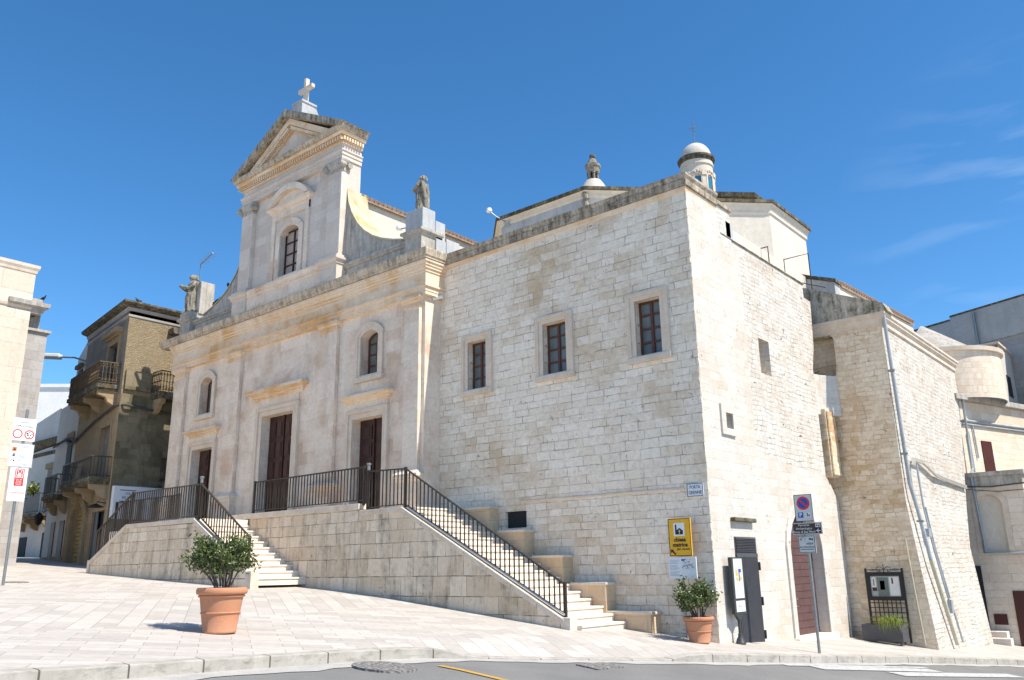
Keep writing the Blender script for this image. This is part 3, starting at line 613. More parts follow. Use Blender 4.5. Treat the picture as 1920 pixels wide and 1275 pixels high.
# window of the upper front with its segmental hood
mb = MB(); y = -.42; x0, x1 = tc0-.55, tc0+.55
for xx in (x0+.04, tc0-.02, x1-.04): mb.box(xx-.022, xx+.022, y, y+.04, 11.42, 13.1)
for i in range(5): zz = 11.45+.42*i; mb.box(x0+.02, x1-.02, y+.003, y+.037, zz-.02, zz+.02)
wn = mb.build('window', M['door'], church)
mb = MB(); mb.prism(win, FXZ(y+.05), 0, .01); mb.build('glass', M['lightglass'], wn)
mb = MB(); ring(arch(tc0-.78, tc0+.78, 11.3, 13.1, 13.5), win, FXZ(-.6), -.06, .01, mb)
for sg in (-1, 1): mb.box(tc0+sg*.98-.1, tc0+sg*.98+.1, -.66, -.59, 11.28, 13.9)
mb.box(tc0-1.08, tc0+1.08, -.662, -.59, 13.62, 13.9)
mb.mould([(tc0-1.12, -.6), (tc0-1.12, -.66), (tc0+1.12, -.66), (tc0+1.12, -.6)], [(0, 13.88), (.05, 13.9), (.05, 13.96), (.13, 14.02), (.15, 14.03), (.15, 14.1), (0, 14.13)])
o = arch(tc0-1.24, tc0+1.24, 14.1, 14.12, 14.75, 16); i2 = arch(tc0-1.0, tc0+1.0, 14.1, 14.12, 14.52, 16)
mb.prism(o[2:]+i2[2:][::-1], FXZ(-.86), 0, .27); mb.prism(i2, FXZ(-.67), 0, .06); mb.build('hood', M['facade'], wn)
# volutes beside the upper front
def volute(sg):
    pts = [(.0, 13.75), (.1, 13.25), (.3, 12.8), (.6, 12.35), (.95, 12.0), (1.35, 11.72), (1.8, 11.5), (2.3, 11.32), (2.75, 11.2)]
    ed = TX1+.0 if sg > 0 else TX0
    poly = [(ed+sg*a, b) for a, b in pts]+[(ed+sg*2.75, 11.03), (ed, 11.03)]
    mb = MB(); mb.prism(poly, FXZ(-.46), 0, .3); mb.build('volute', M['dirty'] , church)
    top = [(ed+sg*a, b) for a, b in pts]; mb = MB()
    mb.add([(x, -.5, z+.01) for x, z in top]+[(x, .35, z+.03) for x, z in top]+[(x, -.5, z-.05) for x, z in top], [(i, i+1, len(top)+i+1, len(top)+i) for i in range(len(top)-1)]+[(i, i+1, 2*len(top)+i+1, 2*len(top)+i) for i in range(len(top)-1)], True)
    mb.build('volute_coping', M['lichen'], church)
volute(1); volute(-1)
# --- nave behind the front
mb = MB(); mb.box(-17.8, -12.15, TB, 16, 10.3, 13.62); mb.build('nave_wall', M['plaster'], church)
mb = MB(); mb.box(-12.15, -11.6, .3, 14, 10.42, 10.95); mb.prism([(-12.15, 11.45), (-11.35, 10.95), (-12.15, 10.9)], lambda u, v, w_: (u, w_, v), .32, 14); mb.build('aisle_coping', M['lichen'], church)
mb = MB(); mb.box(-21.9, -8.2, .5, 16, 10.0, 10.4); mb.build('flat_roof', M['plaster'], church)
def tile_eave(a, b, slope, name, parent, rows=3):
    """row of half-round roof tiles along an eave from a to b; slope is the uphill vector"""
    a, b, s = Vector(a), Vector(b), Vector(slope); n = int((b-a).length/.2); mb = MB()
    for i in range(n):
        p = a.lerp(b, (i+.5)/n); mb.tube([p+s*t for t in (0, .5, 1)], .085, 8)
    mb.add([a-Vector((0, 0, .05)), b-Vector((0, 0, .05)), b+s-Vector((0, 0, .02)), a+s-Vector((0, 0, .02)), a-Vector((0, 0, .12)), b-Vector((0, 0, .12))], [(0, 1, 2, 3), (4, 5, 1, 0)])
    return mb.build(name, M['tile'], parent)
tile_eave((-12.02, .06, 13.68), (-12.02, 14, 13.66), (-2.9, 0, .9), 'tiled_roof', church)
# --- side wing: front wall, coping
WINX = [(-7.0, -6.33), (-4.36, -3.62), (-1.58, -.9)]
WZ = (6.26, 7.6)
ck = random.Random(21); CZ = [-.6+.1*i for i in range(108)]; CA = [ck.choice((.004, .008, .012, .02, .035)) if i % 2 else ck.choice((.002, .006, .012)) for i in range(108)]; CB = [ck.choice((.004, .01, .015, .03)) for i in range(108)]
mb = MB(); hl = [rect(a, b, *WZ) for a, b in WINX]+[rect(-5.72, -5.03, 2.51, 2.92)]
mb.panel([(-8.1, -.6)]+[(-.03-a, z) for a, z in zip(CA, CZ)]+[(-8.1, 10.1)], hl, FXZ(0), .24); nn_ = len(CZ)
mb.add([(-.03-a, 0, z) for a, z in zip(CA, CZ)]+[(-.03, b_, z) for b_, z in zip(CB, CZ)], [(i, nn_+i, nn_+i+1, i+1) for i in range(nn_-1)]); mb.build('wing_wall', M['wing'], church)
mb = MB(); mb.mould([(-8.1, 0), (-.06, 0), (-.06, 1.5)], [(0, 9.98), (.03, 10.0), (.05, 10.1), (.0, 10.11)]); mb.build('wing_moulding', M['warm'], church)
mb = MB(); mb.mould([(-7.9, 0), (-.06, 0), (-.06, 1.5)], [(0, 10.1), (.09, 10.12), (.1, 10.26), (.07, 10.28), (.12, 10.36), (.12, 10.42), (-.4, 10.45)]); mb.build('wing_coping', M['coping'], church)
mb = MB(); mb.mould([(-5.2, 0), (-.6, 0)], [(0, 3.12), (.03, 3.14), (.03, 3.17), (0, 3.18)]); mb.build('string_course', M['trim'], church)
mb = MB(); mb.box(-8.0, -.5, .3, 9.0, 9.7, 10.2); mb.build('flat_roof', M['plaster'], church)
for a, b in WINX:
    mb = MB(); y = .17; c = (a+b)/2
    z0, z1 = WZ
    for xx, t in ((a, .05), (b, -.05)): mb.box(min(xx, xx+t), max(xx, xx+t), y, y+.06, z0, z1)
    mb.box(a+.051, b-.051, y, y+.06, z0, z0+.05); mb.box(a+.051, b-.051, y, y+.06, z1-.05, z1); mb.box(c-.035, c+.035, y-.012, y+.055, z0+.05, z1-.05)
    for i in range(1, 4): zz = z0+(z1-z0)*i/4; mb.box(a+.05, b-.05, y+.003, y+.05, zz-.025, zz+.025)
    wn = mb.build('window', M['sash'], church)
    mb = MB(); mb.box(a, b, y+.03, y+.04, z0, z1); mb.build('glass', M['glass'], wn)
    mb = MB(); ring(rect(a-.22, b+.22, z0-.16, z1+.19), rect(a, b, z0, z1), FXZ(0), -.045, .02, mb); ring(rect(a-.225, b+.225, z0-.165, z1+.195), rect(a-.12, b+.12, z0-.06, z1+.1), FXZ(0), -.075, -.04, mb); mb.build('surround', M['trim'], wn, bevel=.01)
    mb = MB(); mb.box(a-.24, b+.24, -.1, .0, z0-.17, z0-.03); mb.build('sill', M['cap'], wn, bevel=.01)
mb = MB(); mb.box(-5.72, -5.03, .1, .12, 2.51, 2.92); part_label(mb.build('hatch', M['darkhole'], church), 'small dark hatch low in the wing wall')
# --- side wing: flank facing the sun
SID = [rect(3.3, 3.93, 6.18, 7.1), rect(1.04, 1.38, 4.52, 4.87), rect(1.02, 2.03, -.4, 2.11), arch(3.95, 6.0, -.6, 1.95, 2.85)]
mb = MB()
mb.panel([(CB[0], -.8), (2.6, -.8), (2.6, 2.4), (2.6, 9.15), (1.5, 9.2), (1.5, 10.1)]+[(b_, z) for b_, z in zip(CB, CZ)][::-1], [SID[1], SID[2]], FYZ(-.03), .25)
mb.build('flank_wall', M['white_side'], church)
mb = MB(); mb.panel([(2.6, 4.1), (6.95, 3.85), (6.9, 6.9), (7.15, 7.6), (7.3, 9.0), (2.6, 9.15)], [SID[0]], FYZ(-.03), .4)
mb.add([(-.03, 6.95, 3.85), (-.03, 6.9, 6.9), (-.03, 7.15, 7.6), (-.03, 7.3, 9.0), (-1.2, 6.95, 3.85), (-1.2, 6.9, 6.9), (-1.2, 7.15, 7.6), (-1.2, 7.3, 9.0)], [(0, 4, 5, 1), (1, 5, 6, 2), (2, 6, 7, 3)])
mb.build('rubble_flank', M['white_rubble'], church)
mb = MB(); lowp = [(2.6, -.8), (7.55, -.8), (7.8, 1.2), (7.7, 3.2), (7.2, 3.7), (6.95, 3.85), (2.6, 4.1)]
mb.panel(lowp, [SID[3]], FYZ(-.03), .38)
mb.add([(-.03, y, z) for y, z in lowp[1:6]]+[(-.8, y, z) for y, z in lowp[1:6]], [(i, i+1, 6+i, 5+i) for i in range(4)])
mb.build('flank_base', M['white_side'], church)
mb = MB(); mb.box(-.9, -.12, 1.75, 7.05, 9.0, 9.5); mb.box(-.6, -.1, 1.5, 2.4, 9.0, 10.25); mb.build('upper_parapet', M['white_rubble'], church)
mb = MB(); mb.box(-.65, -.05, 1.52, 2.45, 10.25, 10.36); mb.box(-.92, -.08, 1.8, 7.1, 9.5, 9.53); mb.build('parapet_coping', M['coping'], church, bevel=.01)
mb = MB(); mb.box(-.5, -.1, 2.15, 2.55, 9.5, 9.95); mb.build('vent_stack', M['greyplaster'], church); mb = MB(); mb.box(-.45, -.15, 2.143, 2.15, 9.55, 9.9); mb.build('vent_opening', M['darkhole'], church)
mb = MB(); ring(rect(.82, 1.5, 4.36, 5.06), SID[1], FYZ(-.03), -.05, .02, mb); fr = mb.build('window_frame', M['white_side'], church, bevel=.01)
mb = MB(); mb.box(-.25, -.23, 1.04, 1.38, 4.52, 4.87); mb.build('glass', M['glass'], fr)
mb = MB(); mb.box(-.46, -.43, 3.3, 3.93, 6.15, 7.12); part_label(mb.build('blocked_window', M['rubble'], church), 'deep blocked window in the white rubble flank')
mb = MB(); mb.box(-.03, .09, .9, 2.0, 2.45, 2.54); mb.build('stone_ledge', M['mossy'], church, bevel=.02)
# charcoal service door with louvre
mb = MB(); x = .0
mb.box(-.05, x, 1.0, 2.05, -.12, 1.73)
for i in range(26): y = 1.03+i*.039; mb.box(x, x+.014, y, y+.02, -.1, 1.7)
sdoor = mb.build('service_door', M['grey_door'], church)
mb = MB(); mb.box(-.05, x-.01, 1.0, 2.05, 1.73, 2.13); mb.box(x-.01, x+.012, 1.0, 2.05, 1.7, 1.78)
for i in range(9): z = 1.82+i*.034; mb.add([(x-.01, 1.02, z+.02), (x+.02, 1.02, z), (x+.02, 2.03, z), (x-.01, 2.03, z+.02)], [(0, 1, 2, 3)])
mb.build('louvre', M['grey_door'], sdoor)
for z in (1.5, .75, .05): mb = MB(); mb.box(0, .035, 2.04, 2.1, z-.09, z+.09); mb.build('hinge', M['darkframe'], sdoor)
# arched plum door with stone surround
mb = MB()
for i in range(17): z = -.17+i*.175; mb.box(-.32, -.28-.004*(i % 2), 3.95, 6.0, z, z+.165)
ad = mb.build('arched_door', M['brown_door'], church)
mb = MB(); ring(arch(3.72, 6.23, -.6, 1.97, 3.07), arch(3.95, 6.0, -.6, 1.95, 2.85), FYZ(-.03), -.05, .02, mb); mb.build('surround', M['white_side'], ad, bevel=.015)
mb = MB(); mb.box(-.3, .12, 3.7, 6.25, -.5, -.15); mb.build('threshold', M['step'], ad, bevel=.02)
# --- octagonal chapel drums on the roof
def drum(pts, z0, z1, wall, corn, name, cz=.32):
    mb = MB(); n = len(pts)
    mb.add([(x, y, z0) for x, y in pts]+[(x, y, z1) for x, y in pts], [(i, (i+1) % n, n+(i+1) % n, n+i) for i in range(n)]+[tuple(range(n, 2*n))])
    d = mb.build(name, wall, church)
    mb = MB(); mb.mould(pts, [(0, z1-cz-.06), (.05, z1-cz), (.05, z1-cz+.08), (.12, z1-.12), (.16, z1-.1), (.16, z1-.085), (-.05, z1-.08)], True); mb.build('cornice_moulding', M['plaster'], d)
    mb = MB(); mb.mould(pts, [(-.05, z1-.078), (.2, z1-.075), (.2, z1+.03), (-.5, z1+.08)], True); mb.build('cornice', corn, d)
    return d
e = 1.45
P1 = [(-8.75, 3.5), (-5.25, 3.5), (-5.25+e, 3.5+e), (-5.25+e, 8.2), (-5.25, 8.2+e), (-8.75, 8.2+e), (-8.75-e, 8.2), (-8.75-e, 3.5+e)]
d1 = drum(P1, 9.5, 12.95, M['plaster'], M['mossy'], 'chapel_drum', .22)
mb = MB(); mb.box(-8.74, -5.26, 3.485, 3.5, 10.2, 12.66); mb.build('weathered_panel', M['greyplaster'], d1)
ap = (-6.9, 6.4)
mb = MB(); mb.add([(x*.93+ap[0]*.07, y*.93+ap[1]*.07, 13.02) for x, y in P1]+[(ap[0], ap[1], 14.3)], [(i, (i+1) % 8, 8) for i in range(8)]); mb.build('roof', M['plaster'], d1)
mb = MB(); A = (ap[0], ap[1], 0)
mb.lathe([(.75, 14.0), (.55, 14.35), (.36, 14.7), (.28, 14.82)], A, 16); lt = mb.build('small_lantern', M['domeplaster'], church)
mb = MB()
for i in range(6):
    a = i*math.pi/3+.25; mb.tube([(ap[0]+.17*math.cos(a), ap[1]+.17*math.sin(a), 14.78), (ap[0]+.17*math.cos(a), ap[1]+.17*math.sin(a), 15.15)], .045, 8)
    mb.lathe([(.062, 15.08), (.062, 15.15)], (ap[0]+.17*math.cos(a), ap[1]+.17*math.sin(a), 0), 8)
mb.build('colonnette', M['statue'], lt)
mb = MB(); mb.lathe([(.12, 15.14), (.23, 15.15), (.25, 15.32), (.29, 15.36), (.29, 15.45), (.21, 15.5), (.14, 15.66), (.09, 15.7), (.0, 15.7)], A, 8, smooth=False); mb.build('lantern_cap', M['statue'], lt)
mb = MB(); mb.lathe([(.0, 15.66)]+[(.11*math.sin(t*math.pi/8), 15.8-.11*math.cos(t*math.pi/8)) for t in range(1, 8)]+[(0, 15.91)], A, 14); mb.build('ball_finial', M['mossy'], lt)
mb = MB()
for i in range(5): a = R(-90+i*25); mb.lathe([(.02, 0), (.1, .08), (.06, .2), (.02, .3)], (-5.25+.06*(i % 2), 3.42, 12.25+.12*i-.1), 8)
mb.build('carved_bracket', M['statue'], d1)
wd, oc2, zt = 3.07, (-5.2, 10.15), 13.08
ra = wd/2/math.sin(math.pi/8)
P2 = [(oc2[0]+ra*math.cos(-math.pi/8-math.pi/4*2+math.pi/4*i), oc2[1]+ra*math.sin(-math.pi/8-math.pi/4*2+math.pi/4*i)) for i in range(8)]
d2 = drum(P2, 8.8, zt, M['plaster'], M['mossy'], 'dome_drum', .38)
sc8 = lambda f, z: [(oc2[0]+(x-oc2[0])*f, oc2[1]+(y-oc2[1])*f, z) for x, y in P2]
mb = MB(); mb.add(sc8(.8, zt+.05)+sc8(.8, zt+.5), [(i, (i+1) % 8, 8+(i+1) % 8, 8+i) for i in range(8)]); mb.build('upper_tier', M['plaster'], d2)
mb = MB(); mb.add(sc8(.85, zt+.48)+sc8(.86, zt+.62)+sc8(.3, zt+.95), [(i, (i+1) % 8, 8+(i+1) % 8, 8+i) for i in range(8)]+[(8+i, 8+(i+1) % 8, 16+(i+1) % 8, 16+i) for i in range(8)]+[tuple(range(8))[::-1], tuple(range(16, 24))]); mb.build('roof', M['mossy'], d2)
mb = MB(); mb.prism([(-.5, .0), (.5, .0)]+[(.5*math.cos(t*math.pi/8), .5*math.sin(t*math.pi/8)) for t in range(1, 8)], lambda u, v, w_: (oc2[0]+1.19*wd/2+.0+w_*.707+u*.707+1.0, oc2[1]-1.19*wd/2-w_*.707+u*.707-.9, 10.35+v), -.02, .02); mb.build('lunette', M['ochre_ashlar'], d2)
L2 = (-4.72, 10.15, 0)
mb = MB(); mb.lathe([(.58, 13.6), (.58, 15.95), (.62, 15.96), (.62, 16.02), (.6, 16.03), (.6, 16.14)], L2, 40); bl = mb.build('bell_lantern', M['plaster'], church)
mb = MB(); mb.lathe([(.58, 16.12), (.62, 16.16), (.64, 16.22), (.69, 16.25), (.70, 16.33), (.62, 16.37)], L2, 40); mb.build('lantern_cornice', M['mossy'], bl)
mb = MB(); mb.lathe([(.58*math.cos(t*math.pi/20), 16.36+.66*math.sin(t*math.pi/20)) for t in range(11)], L2, 40); mb.build('lantern_dome', M['domeplaster'], bl)
for i in range(8):
    a = i*math.pi/4+R(-62); ca, sa = math.cos(a), math.sin(a)
    fn = lambda u, v, w_: (L2[0]+ca*(.56+w_)-sa*u, L2[1]+sa*(.56+w_)+ca*u, v)
    mb = MB(); mb.prism(rect(-.115, .115, 14.0, 15.42), fn, -.05, .035); mb.build('lantern_window', M['blueglass'], bl)
    mb = MB(); ring(arch(-.17, .17, 14.0, 15.42, 15.6), arch(-.115, .115, 14.0, 15.38, 15.5), fn, .06, .0, mb); mb.prism(arch(-.19, .19, 15.6, 15.62, 15.72), fn, .0, .07)
    for t in range(3): mb.lathe([(.001, .06), (.045, .04), (.05, 0), (.03, -.04), (.001, -.05)], (L2[0]+ca*.62-sa*(t-1)*.1, L2[1]+sa*.62+ca*(t-1)*.1, 15.58+.05*(t == 1)), 8)
    mb.build('window_arch', M['trim'], bl)
    a2 = a+math.pi/8; c2, s2 = math.cos(a2), math.sin(a2); mb = MB()
    f2 = lambda u, v, w_: (L2[0]+c2*(.56+w_)-s2*u, L2[1]+s2*(.56+w_)+c2*u, v)
    mb.prism(rect(-.075, .075, 13.9, 15.45), f2, 0, .065); mb.prism(rect(-.1, .1, 15.45, 15.58), f2, 0, .1); mb.build('lantern_pier', M['trim'], bl)
mb = MB(); t = (L2[0], L2[1]); mb.tube([(t[0], t[1], 17.0), (t[0], t[1], 18.0)], .018, 6); mb.tube([(t[0]-.2, t[1], 17.72), (t[0]+.2, t[1], 17.72)], .016, 6); mb.tube([(t[0]+.01, t[1]-.03, 17.4), (t[0], t[1]-.03, 17.65)], .03, 6); mb.build('iron_cross', M['steel'], bl)
# --- transept with the drainpipe
XB, YB = 1.72, 7.8
def batter(z): return XB+max(0, (3.2-z))*.082 if z < 3.2 else XB
zz = [-1.2, 0, 1, 2, 3.2, 5, 7, 8.4]
mb = MB(); nich = [(-1.2, 6.8), (.3, 6.8), (.34, 7.2), (.34, 7.9), (.2, 8.12), (-.1, 8.22), (-1.2, 8.25)]
mb.panel([(-1.5, -1.2)]+[(batter(z), z) for z in zz]+[(-1.5, 8.4)], [nich], FXZ(YB), .35); mb.add([(u, YB+.35, v) for u, v in nich], [tuple(range(7))]); mb.build('transept_front', M['rubble'], church)
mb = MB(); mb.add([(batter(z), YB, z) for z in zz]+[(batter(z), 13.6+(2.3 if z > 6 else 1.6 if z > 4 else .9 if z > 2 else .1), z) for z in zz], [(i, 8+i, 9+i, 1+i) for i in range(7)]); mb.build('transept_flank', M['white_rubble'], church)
mb = MB(); mb.box(-1.5, 1.6, 7.85, 15.7, 8.0, 8.42); mb.prism([(-1.3, 8.42), (1.95, 8.42), (1.85, 8.66), (-.35, 9.62), (-1.3, 9.9)], lambda u, v, w_: (u, w_, v), 7.72, 8.3)
mb.build('transept_gable', M['mossgable'], church)
mb = MB(); mb.prism([(1.7, 8.42), (1.72, 8.55), (.7, 9.1), (.7, 8.42)], lambda u, v, w_: (u, w_, v), 8.3, 16.0); mb.build('transept_roof', M['white_side'], church)
mb = MB(); mb.mould([(-1.2, YB), (XB, YB), (XB, 15.9)], [(0, 8.02), (.05, 8.05), (.05, 8.15), (.1, 8.22), (.12, 8.24), (.12, 8.3), (.16, 8.33), (.16, 8.4), (-.1, 8.46)]); mb.build('transept_cornice', M['cap'], church)
mb = MB(); mb.prism([(-1.6, 8.9), (.34, 8.9), (.7, 15.4), (-1.6, 15.4)], lambda u, v, w_: (u, v, w_), 8.5, 9.86); mb.build('upper_transept_wall', M['plaster'], church)
mb = MB(); mb.prism([(-1.6, 9.2), (.34, 9.2), (.34, 9.84), (-1.6, 10.55)], FXZ(8.5), 0, .4); mb.build('gable_housing', M['greyplaster'], church)
mb = MB(); mb.prism([(-1.6, 10.56), (.40, 9.83), (.40, 9.93), (-1.6, 10.66)], FXZ(8.44), 0, .5); mb.build('gable_coping', M['mossy'], church)
tile_eave((.40, 8.95, 9.90), (.76, 15.4, 9.96), (-1.6, 0, .72), 'tiled_roof', church)
mb = MB(); mb.prism([(-.9, 6.95), (-.06, 6.98), (.02, 7.3), (.32, 7.796), (-.9, 7.796)], lambda u, v, w_: (u, v, w_), 5.6, 6.78); mb.build('niche_ledge', M['white_side'], church, bevel=.02)
mb = MB(); mb.box(-.8, .1, 7.12, 7.74, 3.85, 5.78); mb.box(.1, .16, 7.15, 7.72, 3.9, 5.7); mb.build('buttress_stub', M['rubble'], church, bevel=.03)
# pipes on the transept
mb = MB(); mb.tube([(1.83, 7.73, 8.4), (1.83, 7.9, 5.5), (1.83, 8.0, 3.6), (1.9, 8.15, 2.9), (2.0, 8.35, 1.6)], .05, 10)
dp = mb.build('drainpipe', M['lead'], church)
mb = MB(); mb.tube([(2.0, 8.35, 1.6), (2.06, 8.75, .6), (2.14, 9.2, -.58)], .055, 10); mb.build('lower_pipe', M['cream_pipe'], dp)
for q in ((1.83, 7.8, 6.7), (1.83, 7.95, 4.4), (1.92, 8.2, 2.6)): mb = MB(); mb.box(q[0]-.09, q[0]+.06, q[1]-.065, q[1]+.065, q[2]-.025, q[2]+.025); mb.build('pipe_bracket', M['steel'], dp)
mb = MB(); mb.tube([(1.6, 7.74, 2.15), (1.66, 7.74, .8), (1.74, 7.74, -.5)], .022, 6); mb.build('thin_pipe', M['cream_pipe'], church)
mb = MB(); mb.tube([(1.9, 8.65, 4.15), (1.9, 8.75, 3.0), (1.97, 8.9, 1.9), (2.05, 9.3, .6), (2.1, 9.5, .2), (2.15, 9.75, -.55)], .03, 6); mb.tube([(1.94, 8.78, 3.0), (1.98, 9.0, 1.9), (2.08, 9.35, .6)], .025, 6); mb.build('conduit', M['lead'], church)
mb = MB(); mb.box(1.86, 1.98, 8.62, 8.86, 2.2, 2.42); mb.build('junction_box', M['lead'], church)
mb = MB(); mb.box(2.02, 2.12, 9.25, 9.42, .2, .55); mb.build('junction_box', M['lead'], church)
mb = MB()
for j in range(3):
    o = .045*j; mb.tube([(1.8+.02*j, 8.6+o, 4.15-o*.5), (1.8+.02*j, 8.75, 4.36-o), (1.8+.02*j, 9.6, 4.35-o), (1.8+.02*j, 10.8, 4.08-o), (1.8, 12.2, 4.02-o), (1.8, 14.6, 3.95-o)], .022, 6)
mb.build('cable_bundle', M['paleware'], church)

# ================================================================== TERRACE AND STAIRS
ter = thing('terrace', (-11, -2.25, 1.2), 'stone terrace with stained ashlar walls and two stair flights before the church doors', 'terrace')
mb = MB(); mb.box(-14.95, -8.74, -2.25, -2.02, .6, 3.06); mb.build('terrace_wall', M['terrace'], ter)
mb = MB()
for i in range(7): x = -14.95+i*.89; mb.box(x+.004, min(x+.886, -8.7), -2.29, -1.98, 3.06, 3.205)
mb.build('wall_cap', M['cap'], ter, bevel=.008)
rp = [(-8.735, .3), (-2.22, .1), (-2.22, .42), (-7.17, 2.9), (-8.735, 2.9)]
mb = MB(); mb.prism(rp, FXZ(-2.25), 0, .22); mb.build('stair_wall', M['terrace'], ter)
mb = MB()
for i in range(2): mb.box(-8.7+i*.8, -7.906+i*.8 if i == 0 else -7.12, -2.28, -2.0, 2.9, 3.03)
n = 7
for i in range(n):
    t0, t1 = i/n, (i+.985)/n; f = lambda t: (-7.12+4.88*t, 3.02-2.5*t)
    (xa, za), (xb, zb) = f(t0), f(t1); mb.prism([(xa, za-.13), (xb, zb-.13), (xb, zb), (xa, za)], FXZ(-2.28), 0, .28)
mb.box(-2.3, -2.1, -2.27, -2.01, .1, .56); mb.build('wall_cap', M['cap'], ter, bevel=.008)
mb = MB(); mb.prism([(-7.0, 3.035), (-2.3, .63), (-2.3, .60), (-7.0, 3.0)], FXZ(-2.2), 0, .07); mb.build('rail_channel', M['lead'], ter)
lw = [(-19.75, 1.2), (-10.84, .7), (-10.84, 1.44), (-13.62, 2.87), (-17.6, 2.89), (-19.75, 1.88)]
mb = MB(); mb.prism(lw, FXZ(-4.05), 0, .2); mb.build('stair_wall', M['terrace'], ter)
mb = MB()
for i in range(5): mb.box(-17.58+i*.8+.004, -17.58+(i+1)*.8-.004 if i < 4 else -13.6, -4.08, -3.82, 2.89, 3.02)
for (x0, z0), (x1, z1), n in (((-13.6, 3.0), (-10.82, 1.56), 4), ((-17.6, 3.01), (-19.78, 2.0), 3)):
    for i in range(n):
        t0, t1 = i/n, (i+.985)/n; g = lambda t: (x0+(x1-x0)*t, z0+(z1-z0)*t); (xa, za), (xb, zb) = g(t0), g(t1)
        mb.prism([(xa, za-.13), (xb, zb-.13), (xb, zb), (xa, za)], FXZ(-4.08), 0, .26)
mb.box(-10.9, -10.64, -4.07, -3.83, .9, 1.57); mb.box(-19.95, -19.78, -4.07, -3.83, 1.2, 2.0); mb.build('wall_cap', M['cap'], ter, bevel=.008)
mb = MB(); mb.box(-14.95, -8.71, -1.98, -.62, 2.8, 3.03); mb.box(-8.705, -7.2, -2.0, -.05, 2.75, 3.03); mb.box(-22.5, -14.95, -2.3, -.62, 1.2, 3.028); mb.box(-17.7, -13.7, -3.84, -2.3, 2.6, 3.026); mb.build('terrace_floor', M['step'], ter)
def flight(x0, z0, run, rise, n, ya, yb, sg, mat):
    for i in range(n):
        x = x0-sg*run*i; zt = z0+rise*(i+1); mb = MB(); a, b = sorted((x+sg*.025, x-sg*(run+.08)))
        mb.box(a, b, ya, yb, zt-.045, zt); a, b = sorted((x, x-sg*(run+.08))); mb.box(a, b, ya+.003, yb-.003, zt-rise-.03, zt-.045)
        mb.build('step', mat, ter, bevel=.006)
flight(-2.0, .25, .289, .1545, 18, -2.03, -.40, 1, M['step'])
flight(-10.86, 1.24, .312, .1625, 11, -3.85, -2.25, 1, M['step'])
flight(-19.6, 1.72, .27, .1635, 8, -3.85, -2.3, -1, M['step'])
mb = MB(); mb.prism([(-2.3, -.2), (-7.3, 2.4), (-7.3, -.2)], FXZ(-2.0), 0, 1.6); mb.prism([(-11.1, .6), (-14.2, 2.3), (-14.2, .6)], FXZ(-3.85), 0, 1.6); mb.build('stair_core', M['cap'], ter)
# stepped stone benches against the wing
for i, (x0, x1, zt, lab) in enumerate(((-2.42, -1.38, .605, 'lowest of the stepped stone benches by the yellow church sign'), (-3.4, -2.5, 1.207, 'second stone bench block up, beside the lower stair treads'),
      (-4.5, -3.66, 1.822, 'middle stone bench block against the wing wall, left of the lower treads'), (-5.6, -4.82, 2.445, 'stone bench block just below the small dark hatch'), (-7.1, -5.95, 3.06, 'topmost stone bench block beside the stair landing'))):
    t = thing('stone_bench', (x0, -.4, zt-.6), lab, 'stone bench', 'stepped benches beside the right stair')
    mb = MB(); mb.box(x0-.6 if i < 4 else x0, x1, -.39, -.005, zt-1.2, zt-.06); mb.build('base', M['bench'], t)
    mb = MB(); mb.box(x0-.05, x1+.04, -.43, -.003, zt-.06, zt); mb.build('seat', M['cap'], t, bevel=.012)
# ------------------------------------------------------------------ railings
def railing(name, label, pts, hts, drop0=.1, step=.135, caps=(), skip=()):
    """pts: base points of the posts; hts: height of the top rail above each"""
    t = thing(name, pts[0], label, 'railing', 'iron railings of the church stairs')
    for i, (p, h) in enumerate(zip(pts, hts)):
        if i in skip: continue
        mb = MB(); mb.box(p[0]-.03, p[0]+.03, p[1]-.03, p[1]+.03, p[2]-.04, p[2]+h+.04)
        if i in caps: mb.lathe([(.0, h+.2), (.055, h+.2), (.055, h+.17), (.035, h+.16), (.035, h-.02)], p, 12)
        po = mb.build('post', M['iron'], t)
        if i in caps: mb = MB(); mb.lathe([(.0, h+.22), (.06, h+.215), (.06, h+.17), (.04, h+.16), (.04, h+.03)], p, 12); mb.build('post_cap', M['steel'], po)
    for i in range(len(pts)-1):
        a, b = Vector(pts[i]), Vector(pts[i+1]); ta, tb = a+Vector((0, 0, hts[i])), b+Vector((0, 0, hts[i+1])); d = (b-a)
        q = Vector((-d.y, d.x, 0)).normalized(); Z = Vector((0, 0, 1))
        def bar(p0, p1, hw, hh):
            mb = MB(); vs = []
            for p in (p0, p1): vs += [p+q*hw-Z*hh, p-q*hw-Z*hh, p-q*hw+Z*hh, p+q*hw+Z*hh]
            mb.add(vs, [(0, 1, 2, 3), (7, 6, 5, 4), (0, 4, 5, 1), (1, 5, 6, 2), (2, 6, 7, 3), (3, 7, 4, 0)]); return mb
        bar(ta, tb, .028, .016).build('top_rail', M['iron'], t)
        lo = Vector((0, 0, drop0)); bar(a+lo, b+lo, .022, .012).build('bottom_rail', M['iron'], t)
        n = max(1, round(Vector((d.x, d.y, 0)).length/step)); src = None
        for j in range(1, n):
            p = a.lerp(b, j/n)+lo; top = ta.lerp(tb, j/n); hgt = top.z-p.z-.01
            if src is None:
                mb = MB(); mb.box(p.x-.0105, p.x+.0105, p.y-.0125, p.y+.0125, p.z, p.z+1.0)
                src = mb.build('baluster', M['iron'], t); me = src.data
                for v in me.vertices: v.co += Vector(t.location)-p
                src.location = p-Vector(t.location); src.scale.z = hgt; o = src
            else:
                o = src.copy(); col.objects.link(o); o.parent = t; o.location = p-Vector(t.location); o.scale.z = hgt
    return t
